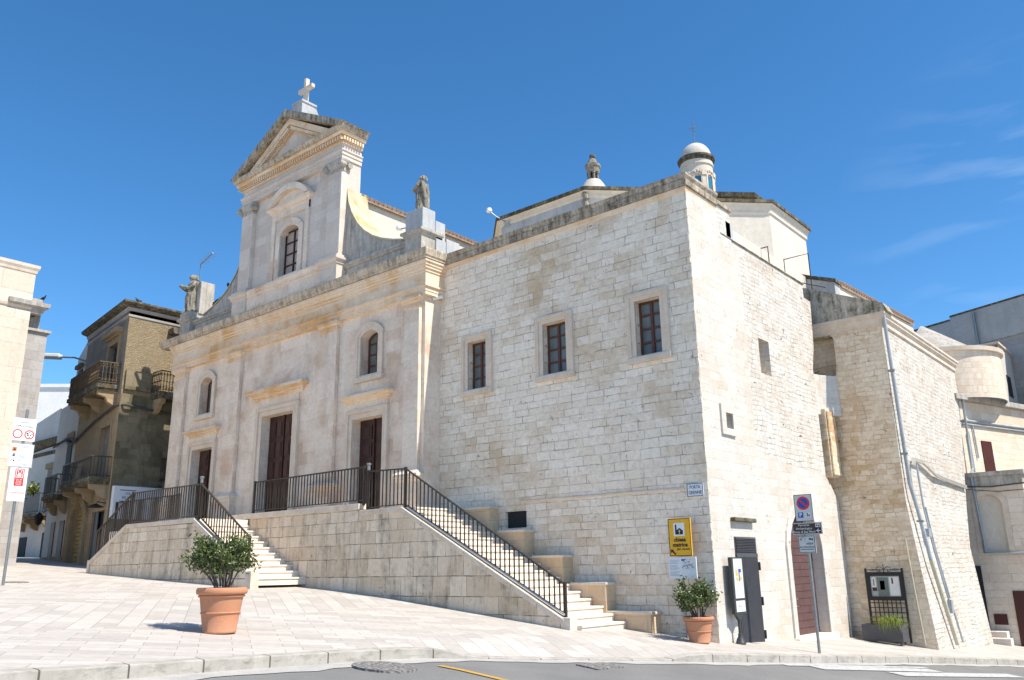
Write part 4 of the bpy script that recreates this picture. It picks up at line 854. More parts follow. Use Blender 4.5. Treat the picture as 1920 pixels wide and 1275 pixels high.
railing('stair_railing', 'dark iron railing sloping down the right stair to the pavement', [(-8.55, -2.13, 3.04), (-7.14, -2.13, 3.04), (-2.31, -2.13, .56)], [.98, .93, .64], drop0=.06, caps=(0,))
railing('terrace_railing', 'long level iron railing in front of the central church door', [(-13.72, -2.13, 3.2), (-8.72, -2.13, 3.2)], [.93, .95], caps=())
railing('stair_railing', 'iron railing around the left stair, behind the large potted shrub', [(-19.7, -3.95, 2.0), (-17.55, -3.95, 3.02), (-13.55, -3.95, 3.02), (-10.98, -3.95, 1.55)], [.9, .95, .93, .86], drop0=.06, caps=(2,))
railing('terrace_railing', 'short iron railing at the back of the left landing, near the street name box', [(-22.4, -2.2, 3.03), (-18.0, -2.2, 3.03)], [1.02, 1.02])

# ================================================================== STATUES
def statue(name, loc, h, face, label, arms=True):
    """robed figure; face is the direction it looks (radians)"""
    mb = MB(); n = 40; cf, sf = math.cos(face), math.sin(face)
    prof = [(0, .31, .27), (.05, .3, .25), (.12, .25, .21), (.25, .235, .2), (.4, .225, .2), (.5, .2, .18), (.57, .175, .15), (.62, .185, .15), (.69, .205, .16), (.75, .215, .15), (.79, .17, .13), (.815, .1, .09), (.835, .07, .075), (.855, .09, .1), (.89, .118, .13), (.93, .118, .13), (.965, .09, .1), (.99, .045, .05), (1.0, .005, .005)]
    vs = []
    for zf, a, b in prof:
        amp = .22 if zf < .55 else .12 if zf < .8 else .03
        lean = .04*math.sin(zf*3.2)+(.03 if zf > .86 else 0)
        for j in range(n):
            t = 2*math.pi*j/n; fold = 1+amp*math.sin(t*9+zf*7)*(.5+.5*math.sin(t*2+1))+amp*.5*math.sin(t*14-zf*11)
            u = (b*math.cos(t)*fold+lean)*h*.62; v = a*math.sin(t)*fold*h*.62
            vs.append((loc[0]+u*cf-v*sf, loc[1]+u*sf+v*cf, loc[2]+zf*h))
    mb.add(vs, [(i*n+j, i*n+(j+1) % n, (i+1)*n+(j+1) % n, (i+1)*n+j) for i in range(len(prof)-1) for j in range(n)], True)
    mb.add(vs[:n], [tuple(range(n))[::-1]])
    P = lambda f, s, z: (loc[0]+(f*cf-s*sf)*h, loc[1]+(f*sf+s*cf)*h, loc[2]+z*h)
    if arms:
        for s in (-1, 1):
            mb.tube([P(0, .13*s, .79), P(.03, .165*s, .68), P(.13, .12*s, .61), P(.24, .05*s, .635), P(.31, .03*s, .67)], .055*h, 10, .03*h)
        mb.tube([P(-.06, -.12, .8), P(-.1, -.1, .55), P(-.12, -.06, .25), P(-.13, -.03, .02)], .03*h, 10, .06*h)
        mb.tube([P(-.06, .12, .8), P(-.1, .1, .55), P(-.12, .06, .25), P(-.13, .03, .02)], .03*h, 10, .06*h)
        mb.tube([P(.1, .12, .56), P(.11, .0, .5), P(.06, -.14, .48)], .035*h, 8); mb.tube([P(.12, .1, .5), P(.12, .03, .3), P(.1, -.05, .06)], .03*h, 8)
    mb.tube([P(-.02, .0, .985), P(-.07, .05, .94), P(-.08, .07, .85)], .03*h, 8); mb.tube([P(-.02, 0, .985), P(-.07, -.05, .94), P(-.08, -.07, .85)], .03*h, 8)
    mb.tube([P(.075, 0, .93), P(.1, 0, .9)], .014*h, 6)
    o = mb.build(name, M['statue'], None); me = o.data
    for v in me.vertices: v.co -= Vector(loc)
    o.location = loc
    r = o.modifiers.new('fuse', 'REMESH'); r.mode = 'VOXEL'; r.voxel_size = .014*h; r.use_smooth_shade = True
    return tag(o, label, 'statue', 'statues on the church front')
statue('statue', (-8.5, -.42, 11.86), 1.2, R(190), 'robed stone statue with veiled head on the right end pedestal of the church')
statue('statue', (-21.68, -.42, 11.45), 1.65, R(255), 'eroded white-patched statue on the left end pedestal of the church', arms=True)

# ================================================================== POTTED SHRUBS
def pot(loc, r, h, label):
    t = thing('terracotta_pot', loc, label, 'flower pot', 'terracotta pots by the church')
    b = .64*r
    prof = [(0, .0), (b, 0), (b*1.03, .01), (b*1.04, .05*h), (b*1.02, .06*h)]
    f = lambda z: b+(.9*r-b)*z
    prof += [(f(.42), .42*h), (f(.42)+.012, .43*h), (f(.43)+.014, .45*h), (f(.46), .465*h), (f(.78), .78*h), (f(.8)+.022, .795*h), (f(.8)+.026, .82*h), (f(.82)+.008, .84*h),
             (r*.975, .86*h), (r, .89*h), (r*1.0, .95*h), (r*.97, .99*h), (r*.93, h), (r*.86, .985*h), (r*.83, .9*h), (r*.8, .8*h)]
    mb = MB(); mb.lathe(prof, loc, 48); mb.build('body', M['terracotta'], t, sharp=50)
    mb = MB(); mb.lathe([(0, .93*h), (r*.4, .94*h), (r*.85, .91*h)], loc, 24); mb.build('soil', M['soil'], t)
    return t
def shrub(loc, seed, wx, wy, h0, h1, label, nstem=11, nleaf=2600, lean=(0, 0), gap=.0):
    rng = random.Random(seed); t = thing('potted_shrub', loc, label, 'shrub', 'evergreen shrubs in terracotta pots')
    st = MB(); tips = []
    for i in range(nstem):
        a = 2*math.pi*(i+rng.random()*.6)/nstem; rr = .35+.65*rng.random()
        ex, ey = wx*.8*math.cos(a)*rr+lean[0], wy*.8*math.sin(a)*rr+lean[1]; ez = h1*(.95-.32*rr*rr)*(.85+.2*rng.random())
        b0 = (loc[0]+.09*math.cos(a), loc[1]+.09*math.sin(a), loc[2]-.03)
        pts = []
        for s in range(7):
            u = s/6; pts.append((b0[0]+ex*u**1.25+rng.uniform(-.012, .012), b0[1]+ey*u**1.25+rng.uniform(-.012, .012), b0[2]+ez*(u**.85)))
        st.tube(pts, .016, 6, .006)
        for k in range(6):
            u = rng.uniform(.45, .95); q = Vector(pts[int(u*6)]); d = Vector((rng.uniform(-1, 1)+ex*.7, rng.uniform(-1, 1)+ey*.7, rng.uniform(.2, 1.1))).normalized()*rng.uniform(.12, .3)
            st.tube([q, q+d*.5+Vector((0, 0, .01)), q+d], .007, 5, .004); tips.append(q+d); tips.append(q+d*.6)
        tips.append(Vector(pts[-1])); tips.append(Vector(pts[-2]))
    st.build('stems', M['bark'], t)
    lf = MB(); per = max(4, nleaf//len(tips))
    for tp in tips:
        if tp.z-loc[2] < h0: continue
        base = rng.uniform(.15, .8)
        for j in range(per):
            c = tp+Vector((rng.gauss(0, .045), rng.gauss(0, .045), rng.gauss(0, .04)))
            d = (Vector((rng.gauss(0, 1), rng.gauss(0, 1), rng.gauss(.45, .7)))).normalized(); s = d.cross(Vector((rng.gauss(0, 1), rng.gauss(0, 1), rng.gauss(0, 1)))).normalized(); nn = d.cross(s)
            L = rng.uniform(.05, .085); W = L*.2
            vs = [c, c+d*L*.45+s*W+nn*.004, c+d*L*.8+s*W*.9+nn*.002, c+d*L, c+d*L*.8-s*W*.9+nn*.002, c+d*L*.45-s*W+nn*.004, c+d*L*.5-nn*.006]
            lf.add(vs, [(0, 1, 6), (1, 2, 6), (2, 3, 6), (3, 4, 6), (4, 5, 6), (5, 0, 6)]); lf.tone += [max(0, min(1, base+rng.gauss(0, .18)))]*6
    lf.build('foliage', M['leaf'], t)
    return t
PA = (-3.3, -9.28, pz(-3.3, -9.28))
pot(PA, .365, .64, 'large terracotta pot standing alone in the middle of the paved square')
shrub((PA[0], PA[1], PA[2]+.58), 11, .52, .5, .22, .86, 'spreading evergreen shrub with bare grey stems in the pot on the square', 13, 3000, (-.12, 0))
PB = (-.2, -.52, pz(-.2, -.52))
pot(PB, .31, .5, 'smaller terracotta pot at the wing corner beside the grey sign post')
shrub((PB[0], PB[1], PB[2]+.45), 5, .42, .36, .08, .66, 'compact dark green shrub in the pot at the wing corner', 12, 2600, (-.05, 0))

# ================================================================== SIGNS
UX, UY, UZ = (1, 0, 0), (0, 1, 0), (0, 0, 1)
# street name plate
t = thing('street_name_plate', (-.33, -.02, 3.08), 'white street name plate lettered PORTA GRENNE at the wing corner', 'street sign')
mb = MB(); mb.box(-.525, -.135, -.032, .0, 2.955, 3.235); mb.build('plate', M['white'], t, bevel=.004)
mb = MB(); ring(rect(-.52, -.14, 2.96, 3.23), rect(-.507, -.153, 2.972, 3.218), FXZ(-.035), 0, .004, mb); mb.build('border', M['navy'], t)
lettering('PORTA', .1, (-.33, -.034, 3.152), UX, UZ, M['navy'], t, bold=.0008, sx=.8); lettering('GRENNE', .1, (-.33, -.034, 3.038), UX, UZ, M['navy'], t, bold=.0008, sx=.8)
# yellow church sign
t = thing('church_sign', (-.66, -.22, pz(-.66, -.22)), 'yellow sign lettered chiesa matrice above a white map board on a grey post', 'sign')
mb = MB(); mb.tube([(-.66, -.19, pz(-.66, -.22)-.05), (-.66, -.19, 2.45)], .028, 10); mb.build('post', M['steel'], t)
mb = MB(); mb.box(-.905, -.375, -.27, -.23, 1.725, 2.505); yp = mb.build('yellow_panel', M['yellow'], t, bevel=.006)
mb = MB(); ring(rect(-.9, -.38, 1.73, 2.5), rect(-.886, -.394, 1.744, 2.486), FXZ(-.273), 0, .004, mb); mb.build('border', M['black'], yp)
mb = MB(); mb.box(-.775, -.515, -.274, -.27, 2.14, 2.41); mb.build('pictogram_field', M['white'], yp)
mb = MB(); mb.prism([(-.735, 2.17), (-.555, 2.17), (-.555, 2.25), (-.635, 2.305), (-.7, 2.26), (-.7, 2.36), (-.7175, 2.385), (-.735, 2.36)], FXZ(-.277), 0, .003); mb.build('church_pictogram', M['black'], yp)
mb = MB(); mb.box(-.641, -.631, -.279, -.277, 2.18, 2.27); mb.box(-.66, -.612, -.2795, -.2775, 2.235, 2.245); mb.build('pictogram_cross', M['white'], yp)
lettering('chiesa', .115, (-.64, -.2735, 2.06), UX, UZ, M['black'], yp, bold=.004); lettering('matrice', .115, (-.64, -.2735, 1.955), UX, UZ, M['black'], yp, bold=.004); lettering('(SEC. XII-XIX)', .052, (-.57, -.2735, 1.865), UX, UZ, M['black'], yp, bold=.001)
mb = MB(); mb.prism([(-.87, 1.87), (-.79, 1.86), (-.815, 1.84), (-.74, 1.775), (-.765, 1.75), (-.84, 1.815), (-.865, 1.79)], FXZ(-.2745), 0, .002); mb.build('arrow', M['black'], yp)
mb = MB(); mb.box(-.95, -.3, -.265, -.235, 1.27, 1.71); wp = mb.build('map_panel', M['white'], t, bevel=.004)
mb = MB()
for i in range(13):
    if i not in (4, 9): mb.box(-.92, -.69-.03*(i % 3), -.268, -.266, 1.33+.025*i, 1.338+.025*i)
mb.build('printed_text', M['greyink'], wp)
mb = MB(); mb.box(-.64, -.33, -.267, -.2655, 1.45, 1.68); mb.build('map_print', M['paper'], wp)
mb = MB(); rr = random.Random(3)
for i in range(16):
    a, b = rr.uniform(-.62, -.38), rr.uniform(1.47, 1.66); mb.box(a, a+rr.uniform(.02, .06), -.269, -.267, b, b+.006)
mb.box(-.64, -.56, -.2695, -.2675, 1.63, 1.665); mb.build('map_marks', M['blue'], wp)
mb = MB(); mb.tube([(-.63, -.268, 1.49), (-.58, -.268, 1.53), (-.52, -.268, 1.53), (-.48, -.268, 1.48)], .006, 5); mb.tube([(-.5, -.268, 1.55), (-.44, -.268, 1.55), (-.36, -.268, 1.49)], .006, 5); mb.build('map_streets', M['navy'], wp)
# information totem
zt = pz(.16, .5)
t = thing('information_totem', (.13, .6, zt), 'slim dark green information totem with white panels beside the charcoal door', 'information stand')
mb = MB(); mb.lathe([(0, 0), (.11, 0), (.11, .02), (.095, .04), (.075, .1), (.045, .15), (.045, .2), (.03, .21), (.028, .5), (.034, .52)], (.13, .6, zt), 20); mb.build('base', M['irongrey'], t)
mb = MB(); mb.tube([(.13, .6, zt+.2), (.13, .6, .55)], .03, 12); mb.prism([(.57, .42), (.63, .42), (.78, .56), (.42, .56)], lambda u, v, w_: (.13+w_, u, v), -.03, .03); mb.build('column', M['irongrey'], t)
mb = MB(); mb.box(.09, .17, .38, .9, .55, 1.69); fr = mb.build('frame', M['irongrey'], t, bevel=.008)
mb = MB(); mb.box(.171, .175, .45, .86, .86, 1.66); mb.build('poster', M['paper'], fr); mb = MB(); mb.box(.171, .175, .45, .86, .59, .81); mb.build('notice', M['white'], fr)
for y0, y1, z0, z1, m_ in ((.52, .62, 1.3, 1.44, 'ochreink'), (.66, .78, 1.38, 1.45, 'blue'), (.66, .71, 1.2, 1.38, 'photo_ink'), (.54, .63, 1.2, 1.28, 'ochreink'), (.73, .8, 1.22, 1.3, 'ochreink'), (.55, .6, .68, .73, 'photo_mid'), (.62, .72, .69, .71, 'greyink')):
    mb = MB(); mb.box(.1755, .1775, y0, y1, z0, z1); mb.build('print', M[m_], fr)
# parking sign post
t = thing('parking_sign', (1.39, 1.51, pz(1.39, 1.51)), 'grey post carrying no-parking, brown direction and video surveillance signs', 'road sign')
zg = pz(1.39, 1.51)
mb = MB(); mb.tube([(1.39, 1.53, zg-.05), (1.39, 1.53, 2.95)], .03, 10); mb.build('post', M['steel'], t)
mb = MB(); mb.box(1.2, 1.59, 1.475, 1.495, 2.4, 2.965); sp_ = mb.build('parking_panel', M['signgrey'], t, bevel=.004)
mb = MB(); ring(rect(1.2, 1.59, 2.4, 2.965), rect(1.212, 1.578, 2.412, 2.953), FXZ(1.472), 0, .003, mb); mb.build('border', M['darkframe'], sp_)
def cdisc(c, r, y, n=32): return [(c[0]+r*math.cos(2*math.pi*i/n), c[1]+r*math.sin(2*math.pi*i/n)) for i in range(n)]
mb = MB(); ring(cdisc((1.395, 2.78), .14, 0), cdisc((1.395, 2.78), .105, 0), FXZ(1.471), 0, .003, mb); mb.prism([(1.312, 2.838), (1.337, 2.863), (1.478, 2.722), (1.453, 2.697)], FXZ(1.4695), 0, .0015); mb.build('prohibition_ring', M['red'], sp_)
mb = MB(); mb.prism(cdisc((1.395, 2.78), .106, 0), FXZ(1.4715), 0, .003); mb.build('prohibition_field', M['blue'], sp_)
mb = MB(); mb.box(1.265, 1.375, 1.4705, 1.475, 2.48, 2.59); pb = mb.build('parking_field', M['blue'], sp_); lettering('P', .11, (1.32, 1.47, 2.535), UX, UZ, M['white'], pb, bold=.003)
mb = MB(); mb.box(1.435, 1.535, 1.4705, 1.475, 2.485, 2.59); pc = mb.build('permit_field', M['paper'], sp_); mb = MB(); mb.box(1.455, 1.475, 1.4685, 1.4705, 2.5, 2.575); mb.box(1.49, 1.515, 1.4685, 1.4705, 2.505, 2.54); mb.build('permit_print', M['black'], pc)
mb = MB(); mb.box(1.11, 1.74, 1.48, 1.5, 2.13, 2.375); bp = mb.build('direction_panel', M['brown'], t, bevel=.004)
mb = MB(); ring(rect(1.115, 1.735, 2.135, 2.37), rect(1.122, 1.728, 2.145, 2.36), FXZ(1.477), 0, .003, mb); mb.build('border', M['white'], bp)
for s_, z in (('Percorso', 2.325), ('Archeologico', 2.255), ('Chiesa di San Nicola', 2.185)): lettering(s_, .068, (1.36, 1.4775, z), UX, UZ, M['white'], bp, sx=.95)
mb = MB(); mb.box(1.6, 1.72, 1.4765, 1.4795, 2.15, 2.25); af = mb.build('arrow_field', M['black'], bp)
mb = MB(); mb.prism([(1.615, 2.2), (1.665, 2.24), (1.68, 2.235), (1.645, 2.207), (1.71, 2.207), (1.71, 2.193), (1.645, 2.193), (1.68, 2.165), (1.665, 2.16)], FXZ(1.475), 0, .0015); mb.box(1.61, 1.71, 1.475, 1.4765, 2.275, 2.345); mb.build('arrow', M['white'], af)
mb = MB(); mb.box(1.625, 1.65, 1.473, 1.475, 2.29, 2.33); mb.box(1.665, 1.7, 1.473, 1.475, 2.285, 2.32); mb.build('site_symbol', M['brown'], af)
mb = MB(); mb.box(1.205, 1.575, 1.475, 1.495, 1.75, 2.11); vp = mb.build('surveillance_panel', M['signgrey'], t, bevel=.004)
mb = MB(); ring(rect(1.215, 1.565, 1.76, 2.1), rect(1.224, 1.556, 1.769, 2.091), FXZ(1.472), 0, .003, mb); mb.box(1.235, 1.545, 1.472, 1.474, 1.86, 1.885); mb.box(1.25, 1.53, 1.472, 1.474, 1.82, 1.832); mb.build('border', M['darkframe'], vp)
lettering('AREA', .06, (1.45, 1.472, 1.94), UX, UZ, M['black'], vp); lettering('VIDEOSORVEGLIATA', .03, (1.39, 1.4715, 1.872), UX, UZ, M['white'], vp)
mb = MB(); mb.prism(rect(1.44, 1.5, 2.02, 2.05)+[], FXZ(1.471), 0, .002); mb.prism([(1.5, 2.02), (1.53, 2.06), (1.53, 2.0)], FXZ(1.471), 0, .002); ring(cdisc((1.27, 2.03), .022, 0, 16), cdisc((1.27, 2.03), .014, 0, 16), FXZ(1.471), 0, .002, mb); mb.tube([(1.27, 1.471, 2.06), (1.33, 1.471, 2.075), (1.37, 1.471, 2.05), (1.33, 1.471, 1.99)], .003, 5); mb.build('camera_pictogram', M['black'], vp)
# limited traffic sign post, facing +X
zg = pz(-14.2, -8.44)
t = thing('traffic_zone_sign', (-14.25, -8.44, zg), 'tall grey post at the left edge with three stacked white town signs', 'road sign')
mb = MB(); mb.tube([(-14.25, -8.44, zg-.05), (-14.25, -8.44, 5.56)], .035, 10); mb.build('post', M['steel'], t)
G = FYZ(-14.2); V = lambda y, z: (-14.196, y, z)
mb = MB(); mb.box(-14.215, -14.195, -8.745, -8.2, 4.765, 5.325); zp = mb.build('zone_panel', M['white'], t, bevel=.006)
lettering('zona', .085, (-14.194, -8.47, 5.23), UY, UZ, M['black'], zp); lettering('traffico limitato', .078, (-14.194, -8.47, 5.13), UY, UZ, M['black'], zp, sx=.85)
mb = MB()
for c in ((-8.61, 4.93), (-8.34, 4.93)): ring(cdisc(c, .115, 0), cdisc(c, .088, 0), FYZ(-14.193), 0, .002, mb)
mb.build('red_ring', M['red'], zp)
mb = MB()
for y, z, s_ in ((-8.385, 4.955, .03), (-8.34, 4.99, .018), (-8.37, 4.91, .026), (-8.31, 4.92, .022), (-8.28, 4.945, .018), (-8.335, 4.87, .02)): mb.box(-14.194, -14.192, y-s_*.7, y+s_*.7, z-s_*.6, z+s_*.6)
mb.build('vehicle_pictogram', M['black'], zp)
mb = MB(); mb.box(-14.215, -14.195, -8.745, -8.185, 4.12, 4.69); tp_ = mb.build('rules_panel', M['white'], t, bevel=.006)
mb = MB(); ring(rect(-8.735, -8.195, 4.13, 4.68), rect(-8.726, -8.204, 4.139, 4.671), FYZ(-14.193), 0, .002, mb)
for y0, y1, z in ((-8.6, -8.3, 4.64), (-8.56, -8.34, 4.61), (-8.52, -8.34, 4.42), (-8.52, -8.38, 4.39), (-8.52, -8.24, 4.36), (-8.52, -8.3, 4.3), (-8.52, -8.36, 4.27), (-8.5, -8.28, 4.2), (-8.5, -8.3, 4.17)): mb.box(-14.194, -14.192, y0, y1, z-.006, z+.006)
mb.build('printed_text', M['greyink'], tp_)
mb = MB(); mb.box(-14.194, -14.192, -8.68, -8.58, 4.5, 4.6); oo = mb.build('orange_square', M['orange'], tp_)
mb = MB(); mb.prism([(-8.665, 4.52), (-8.6, 4.52), (-8.6, 4.555), (-8.63, 4.575)], FYZ(-14.1915), 0, .001); mb.box(-14.193, -14.191, -8.66, -8.6, 4.38, 4.41); mb.box(-14.193, -14.191, -8.64, -8.61, 4.41, 4.45); mb.box(-14.193, -14.191, -8.68, -8.665, 4.25, 4.31); mb.box(-14.193, -14.191, -8.63, -8.6, 4.25, 4.29); mb.build('pictogram', M['black'], tp_)
mb = MB(); mb.box(-14.215, -14.195, -8.655, -8.25, 3.29, 4.1); cp = mb.build('town_panel', M['white'], t, bevel=.006)
mb = MB(); mb.box(-14.194, -14.192, -8.54, -8.33, 3.66, 4.08); rb = mb.build('red_field', M['red'], cp)
mb = MB(); ring(rect(-8.52, -8.35, 3.86, 4.06), rect(-8.505, -8.365, 3.875, 4.045), FYZ(-14.1915), 0, .001, mb); mb.prism([(-8.48, 3.89), (-8.39, 3.89), (-8.39, 3.93), (-8.41, 3.98), (-8.46, 3.98), (-8.48, 3.93)], FYZ(-14.191), 0, .001); mb.box(-14.192, -14.19, -8.48, -8.46, 3.99, 4.03); mb.box(-14.192, -14.19, -8.41, -8.39, 3.99, 4.03); mb.build('town_emblem', M['white'], rb)
for i, s_ in enumerate(('Uno dei', 'Borghi', 'più belli', "d'Italia")): lettering(s_, .045, (-14.191, -8.435, 3.82-.042*i), UY, UZ, M['white'], rb)
lettering('Cisternino', .085, (-14.193, -8.452, 3.5), UY, UZ, M['red'], cp)

# ------------------------------------------------------------------ notice board and its planter
nz0 = pz(.8, 7.5)-.0
t = thing('notice_board', (.95, 7.5, nz0), 'dark framed notice board with scrolled top above a lattice on the transept wall', 'notice board')
y = 7.56
mb = MB(); ring(rect(.53, 1.45, .58, 1.3), rect(.62, 1.37, .68, 1.2), FXZ(y), -.03, .03, mb); mb.build('frame', M['darkframe'], t)
mb = MB(); mb.box(.5, .55, y-.02, y+.03, nz0, 1.4); mb.build('post', M['darkframe'], t); mb = MB(); mb.box(1.43, 1.48, y-.02, y+.03, nz0, 1.4); mb.build('post', M['darkframe'], t)
mb = MB()
for i in range(1, 8): x = .55+.88*i/8; mb.box(x-.011, x+.011, y-.008, y+.008, -.1, .6)
for i in range(6): z = .52-.12*i; mb.box(.55, 1.43, y-.012, y+.012, z-.01, z+.01)
mb.build('lattice', M['darkframe'], t)
mb = MB()
for sg in (-1, 1):
    mb.tube([(.995+sg*(.02+.09*(1-math.cos(a)) if a < 3.2 else .13+.05*math.cos(a)), y, 1.36+.075*math.sin(a)*(1 if a < 3.2 else .6)) for a in [i*.5 for i in range(14)]], .008, 5)
    mb.tube([(.995+sg*.2, y, 1.36), (.995+sg*.3, y, 1.385), (.995+sg*.42, y, 1.36), (.995+sg*.3, y, 1.34), (.995+sg*.2, y, 1.36)], .007, 5)
mb.tube([(.995, y, 1.3), (.995, y, 1.5)], .01, 6); mb.tube([(.55, y, 1.36), (1.43, y, 1.36)], .006, 5); mb.build('scrollwork', M['darkframe'], t)
mb = MB(); mb.box(.62, 1.37, y, y+.02, .68, 1.2); po = mb.build('poster', M['photo_mid'], t)
for x0, x1, z0, z1, m_ in ((.79, 1.07, .69, 1.16, 'photo_ink'), (.86, .98, .85, 1.08, 'photo_mid'), (1.1, 1.35, .7, 1.18, 'paper'), (.64, .76, .82, 1.17, 'paper'), (.65, .77, .82, .91, 'redmetal'), (1.16, 1.2, 1.0, 1.15, 'redmetal'), (.69, .72, .95, 1.12, 'photo_ink')):
    mb = MB(); mb.box(x0, x1, y-.004-.001*len(m_)*.3, y, z0, z1); mb.build('print', M[m_], po)
t = thing('planter_box', (.95, 7.3, nz0), 'charcoal metal planter box below the notice board', 'planter')
mb = MB(); ring(rect(.42, 1.42, 7.05, 7.5), rect(.45, 1.39, 7.08, 7.47), lambda u, v, w_: (u, v, w_), nz0+.06, .0, mb); mb.box(.425, 1.415, 7.055, 7.495, nz0+.06, nz0+.12)
for x in (.5, 1.34):
    for y_ in (7.1, 7.45): mb.box(x-.02, x+.02, y_-.02, y_+.02, nz0-.02, nz0+.07)
mb.build('box', M['grey_door'], t)
mb = MB(); mb.box(.45, 1.39, 7.08, 7.47, -.1, -.05); mb.build('soil', M['soil'], t)
rng = random.Random(4); g = MB()
for i in range(420):
    a = rng.uniform(0, 2*math.pi); L = rng.uniform(.3, .62); p = Vector((1.12+rng.gauss(0, .12), 7.2+rng.gauss(0, .07), -.06)); d = Vector((math.cos(a)*rng.uniform(.3, 1), math.sin(a)*rng.uniform(.3, 1)-.25, 0)); wv = Vector((-math.sin(a), math.cos(a), 0))*.006
    pts = [p+d*L*u*(.6+.5*u)+Vector((0, 0, L*(1.5*u-1.35*u*u*rng.uniform(.7, 1.3)))) for u in (0, .35, .7, 1.0)]
    vs = []
    for k, q in enumerate(pts): ww = wv*(1-.28*k); vs += [q-ww, q+ww]
    g.add(vs, [(2*k, 2*k+1, 2*k+3, 2*k+2) for k in range(3)]); g.tone += [rng.uniform(0, 1)]*3
tag(g.build('ornamental_grass', M['blade'], None), 'arching yellow-green ornamental grass growing in the charcoal planter', 'plant')

# ================================================================== BUILDINGS ON THE LEFT
M['leftstone'] = ashlar('big_block_pale_limestone', (.68, .61, .52), (.62, .53, .43), (.45, .36, .27), 1.15, .58, .012, patch=(.58, .42, .28), pamt=.45, pscale=.25, pits=.7, bump=.5, joint=.9, streak=.35, dark=(.35, .31, .26))
lb = thing('stone_house', (-25.6, -5, 1.8), 'tall sunlit house of large pale blocks at the left edge of the square', 'house')
mb = MB(); mb.box(-36, -25.55, -18, -4.87, .5, 13.0); mb.build('wall', M['leftstone'], lb)
mb = MB(); mb.mould([(-25.55, -18), (-25.55, -4.87), (-36, -4.87)], [(0, 12.86), (.03, 12.9), (.05, 13.0), (.1, 13.1), (.11, 13.22), (-.3, 13.28)]); mb.build('coping', M['cap'], lb)
mb = MB(); mb.mould([(-25.55, -18), (-25.55, -4.87)], [(0, 11.42), (.05, 11.46), (.08, 11.56), (0, 11.6)]); mb.build('string_course', M['trim'], lb)
mb = MB(); mb.box(-33, -26.0, -4.868, -4.0, 1.0, 10.75); mb.build('setback_wall', M['farblock'], lb)
mb = MB(); mb.box(-33, -25.9, -4.866, -3.9, 10.75, 10.85); mb.mould([(-25.62, -5.7), (-25.62, -4.5), (-33, -4.5)], [(-.1, 11.3), (.06, 11.34), (.1, 11.5), (.24, 11.6), (.26, 11.76), (-.2, 11.8)]); mb.box(-33, -26.1, -4.86, -4.3, 10.85, 12.1); mb.build('cornice', M['dirty'], lb)
mb = MB(); mb.tube([(-26.2, -6.6, 13.2), (-26.2, -6.6, 13.75), (-26.2, -9.5, 13.85)], .03, 6); mb.build('roof_rail', M['steel'], lb)
for y0 in (-9.5, -13.5):
    mb = MB(); mb.box(-25.56, -25.5, y0, y0+1.1, 6.0, 8.2); mb.build('window', M['oldshutter'], lb)
# --- palazzo with balconies
P0, D, N = (-24.2, -1.68), (-.989, .148), (-.148, -.989)
def PLf(u, v, w_): return (P0[0]+D[0]*u-N[0]*w_, P0[1]+D[1]*u-N[1]*w_, v)
pz_ = thing('palazzo', (-24.2, -1.68, 1.9), 'dark weathered corner palazzo with iron balconies left of the church', 'house')
U1 = 5.8
mb = MB(); mb.panel([(0, 8.45), (U1, 8.45), (U1, 12.05), (0, 12.05)], [rect(.95, 2.2, 8.9, 10.75)], PLf, .3); mb.build('upper_wall', M['dark_ashlar'], pz_)
mb = MB(); mb.panel([(0, 1.0), (U1, 1.0), (U1, 8.45), (0, 8.45)], [rect(.8, 2.1, 5.2, 7.3), rect(.35, 2.0, 1.8, 3.95), arch(2.95, 4.75, 1.8, 3.9, 4.4)], PLf, .3); mb.build('lower_wall', M['ochre_ashlar'], pz_)
mb = MB(); mb.add([(-24.2, -1.68, 8.45), (-24.2, 9, 8.45), (-24.2, 9, 12.05), (-24.2, -1.68, 12.05)], [(0, 1, 2, 3)]); mb.build('rubble_wall', M['gold_rubble'], pz_)
mb = MB(); mb.add([(-24.2, -1.68, 1), (-24.2, 9, 1), (-24.2, 9, 8.45), (-24.2, -1.68, 8.45)], [(0, 1, 2, 3)]); mb.build('mossy_wall', M['moss_wall'], pz_)
e2 = PLf(U1, 0, 0); back = PLf(U1, 0, 9)
mb = MB(); mb.add([(e2[0], e2[1], 1), (back[0], back[1], 1), (back[0], back[1], 12.05), (e2[0], e2[1], 12.05), (-24.2, 9, 12.05), (-24.2, -1.68, 12.05)], [(0, 1, 2, 3), (2, 4, 5, 3)]); mb.build('rear_wall', M['housewhite'], pz_)
mb = MB(); mb.mould([(e2[0], e2[1]), P0, (-24.2, 9)], [(0, 11.6), (.04, 11.62), (.05, 11.7), (0, 11.71), (0, 11.85), (.05, 11.87), (.1, 11.98), (.02, 12.0)]); mb.build('moulding', M['farblock'], pz_)
mb = MB(); mb.mould([(e2[0], e2[1]), P0, (-24.2, 9)], [(0, 11.98), (.28, 12.06), (.34, 12.12), (.34, 12.2), (-.4, 12.26)]); mb.build('eave', M['mossy'], pz_)
mb = MB(); mb.add([(-24.21, 1.5, 10.9), (-24.21, 2.3, 10.9), (-24.21, 2.3, 11.5), (-24.21, 1.5, 11.5)], [(0, 1, 2, 3)]) ; mb.box(-24.2, -23.75, .0, 1.2, 11.18, 11.42); mb.build('window_hood', M['mossy'], pz_)
def bpanel(u0, u1, z0, z1, dep, mat, name, th=.04, parent=pz_, fn=PLf):
    mb = MB(); mb.prism(rect(u0, u1, z0, z1), fn, dep, dep+th); return mb.build(name, mat, parent)
wn = bpanel(.95, 2.2, 8.9, 10.75, .18, M['darkshutter'], 'window')
